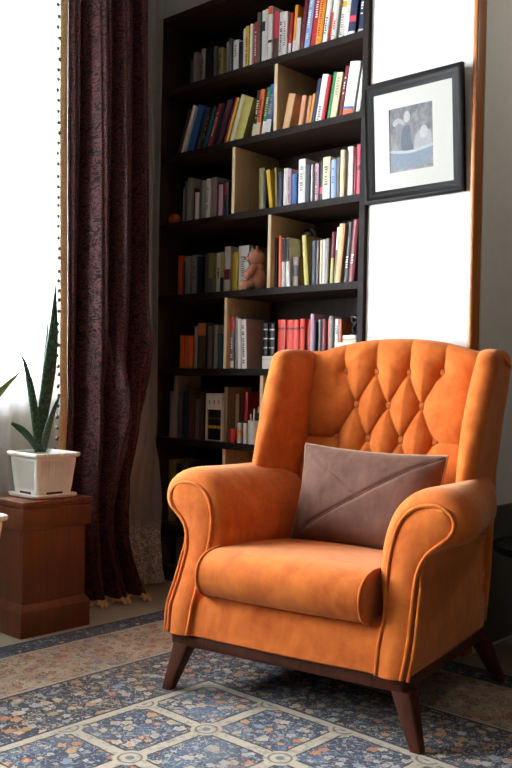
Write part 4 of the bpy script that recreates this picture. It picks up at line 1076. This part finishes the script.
def braid(u, v):
    z = zmin+.01+(CT-zmin-.01)*v; p = drape(0, (z-zmin)/(CT-zmin))
    return (p[0]-.004+.006*math.sin(u*PI)+.0012*math.sin(z*420+u*6), p[1]-.036*(1-u)+.002, z)
obj('braid', grid(braid, 8, 420), M['braid'], cur)
def hem(u, v):
    p = drape(u, .0); return (p[0]+.005+.004*math.sin(v*PI), p[1], p[2]-.004+.020*v+.001*math.sin(u*300))
obj('hem_braid', grid(hem, 300, 5), M['braid'], cur)
bb = None
rnd = random.Random(3)
for i in range(58):
    z = .10+i*.0415; p = braid(0, (z-zmin-.01)/(CT-zmin-.01)); q = (p[0]+rnd.uniform(-.004, .004), p[1]-.006-rnd.uniform(0, .007), z+rnd.uniform(-.006, .006))
    if bb is None: bb = obj('bead', ball(.0072, sc_=(1, 1, 1.2), sub=2), M['bead'], cur, True, q)
    else:
        c = bb.copy(); C.objects.link(c); c.location = q
hb_ = None
for i in range(22):
    u = (i+.5)/22; p = drape(u, 0); q = (p[0]+.014, p[1], .0125)
    if hb_ is None: hb_ = obj('tassel', ball(.0075, sc_=(1, 1, 1.3), sub=2), M['braid'], cur, True, q)
    else:
        c = hb_.copy(); C.objects.link(c); c.location = q
XS = -3.10
def sheer(u, v):
    z = .024+(CT-.024)*v; y = WY0-.25+(2.30-WY0+.25)*u
    ph = 2*PI*(y*7.5)
    return (XS+.016*math.sin(ph)+.008*math.sin(ph*2.3+1), y, z)
def voile(fn, n, um):
    bm = grid(fn, n, 40); uvl = bm.loops.layers.uv.verify()
    for f in bm.faces:
        for l in f.loops: l[uvl].uv = (l[uvl].uv.x*um, l[uvl].uv.y*2.64)
    return obj('sheer_curtain', bm, M['sheer'], None, True)
tag(voile(sheer, 520, 3.9), 'white sheer voile curtain across the bright window behind the plants', 'curtain')
XS2 = -3.045
ye0 = at(161, 60, 0, XS2).y; ye1 = at(164, 592, 0, XS2+.06).y
def sheer_side(u, v):
    z = .024+(CT-.024)*v; e = ye0+(ye1-ye0)*max(0, 1-z/1.5)**1.2
    s0_ = float(np.interp(z, RZ, RYv))+.016*1.0
    y = s0_+(e-s0_)*u; low = max(0, 1-z/.9)
    ph = 2*PI*(u*(3.2+2*low))
    return (XS2+.012*math.sin(ph)+.005*math.sin(ph*2.3+1)+.06*low*u, y, z)
tag(voile(sheer_side, 90, .6), 'narrow grey-looking sheer panel with embroidered hem between burgundy curtain and bookcase', 'curtain')

# ------------------------------------------------------------------ small black table behind the armchair
tp = at(566, 547, 2, .40)
tb = thing('side_table', 'small round black side table behind the armchair at the right edge', 'table', (tp.x, tp.y, 0))
rad = .235
obj('table_top', lathe([(.001, .378), (rad-.006, .378), (rad, .384), (rad, .396), (rad-.005, .402), (.001, .402)], 64), M['black'], tb, 'auto')
obj('stem', lathe([(.018, .03), (.015, .06), (.014, .32), (.03, .377), (.001, .3775)], 24), M['black'], tb, 'auto')
obj('base', lathe([(.001, 0), (.15, 0), (.15, .008), (.05, .02), (.02, .0298), (.001, .0299)], 48), M['black'], tb, 'auto')

# ------------------------------------------------------------------ light
w = bpy.data.worlds.new('world'); sc.world = w; w.use_nodes = True
w.node_tree.nodes['Background'].inputs[0].default_value = (.86, .93, 1, 1)
w.node_tree.nodes['Background'].inputs[1].default_value = 62.0
ld = bpy.data.lights.new('window_daylight', 'AREA'); ld.shape = 'RECTANGLE'; ld.size = WY1-WY0; ld.size_y = WZ1-WZ0
lo = bpy.data.objects.new('window_daylight', ld); C.objects.link(lo)
lo.location = (XL-.21, (WY0+WY1)/2, (WZ0+WZ1)/2); lo.rotation_euler = (0, -PI/2, 0)
ld.size, ld.size_y = WZ1-WZ0, WY1-WY0
ld.cycles.is_portal = True
hl = bpy.data.lights.new('return_wall_fill', 'POINT'); hl.energy = 9; hl.shadow_soft_size = .12; hl.color = (1, .93, .84)  # unseen fill light added to brighten the return wall
ho = bpy.data.objects.new('return_wall_fill', hl); C.objects.link(ho); ho.location = (-.75, 3.3, 2.45)

sc.view_settings.view_transform = 'Standard'; sc.view_settings.look = 'None'; sc.view_settings.gamma = 1; sc.view_settings.use_curve_mapping = False
sc.view_settings.exposure = 0
cy = sc.cycles
cy.max_bounces = 10; cy.diffuse_bounces = 4; cy.glossy_bounces = 3; cy.transparent_max_bounces = 16; cy.transmission_bounces = 6
cy.use_denoising = True
cy.caustics_reflective = False; cy.caustics_refractive = False
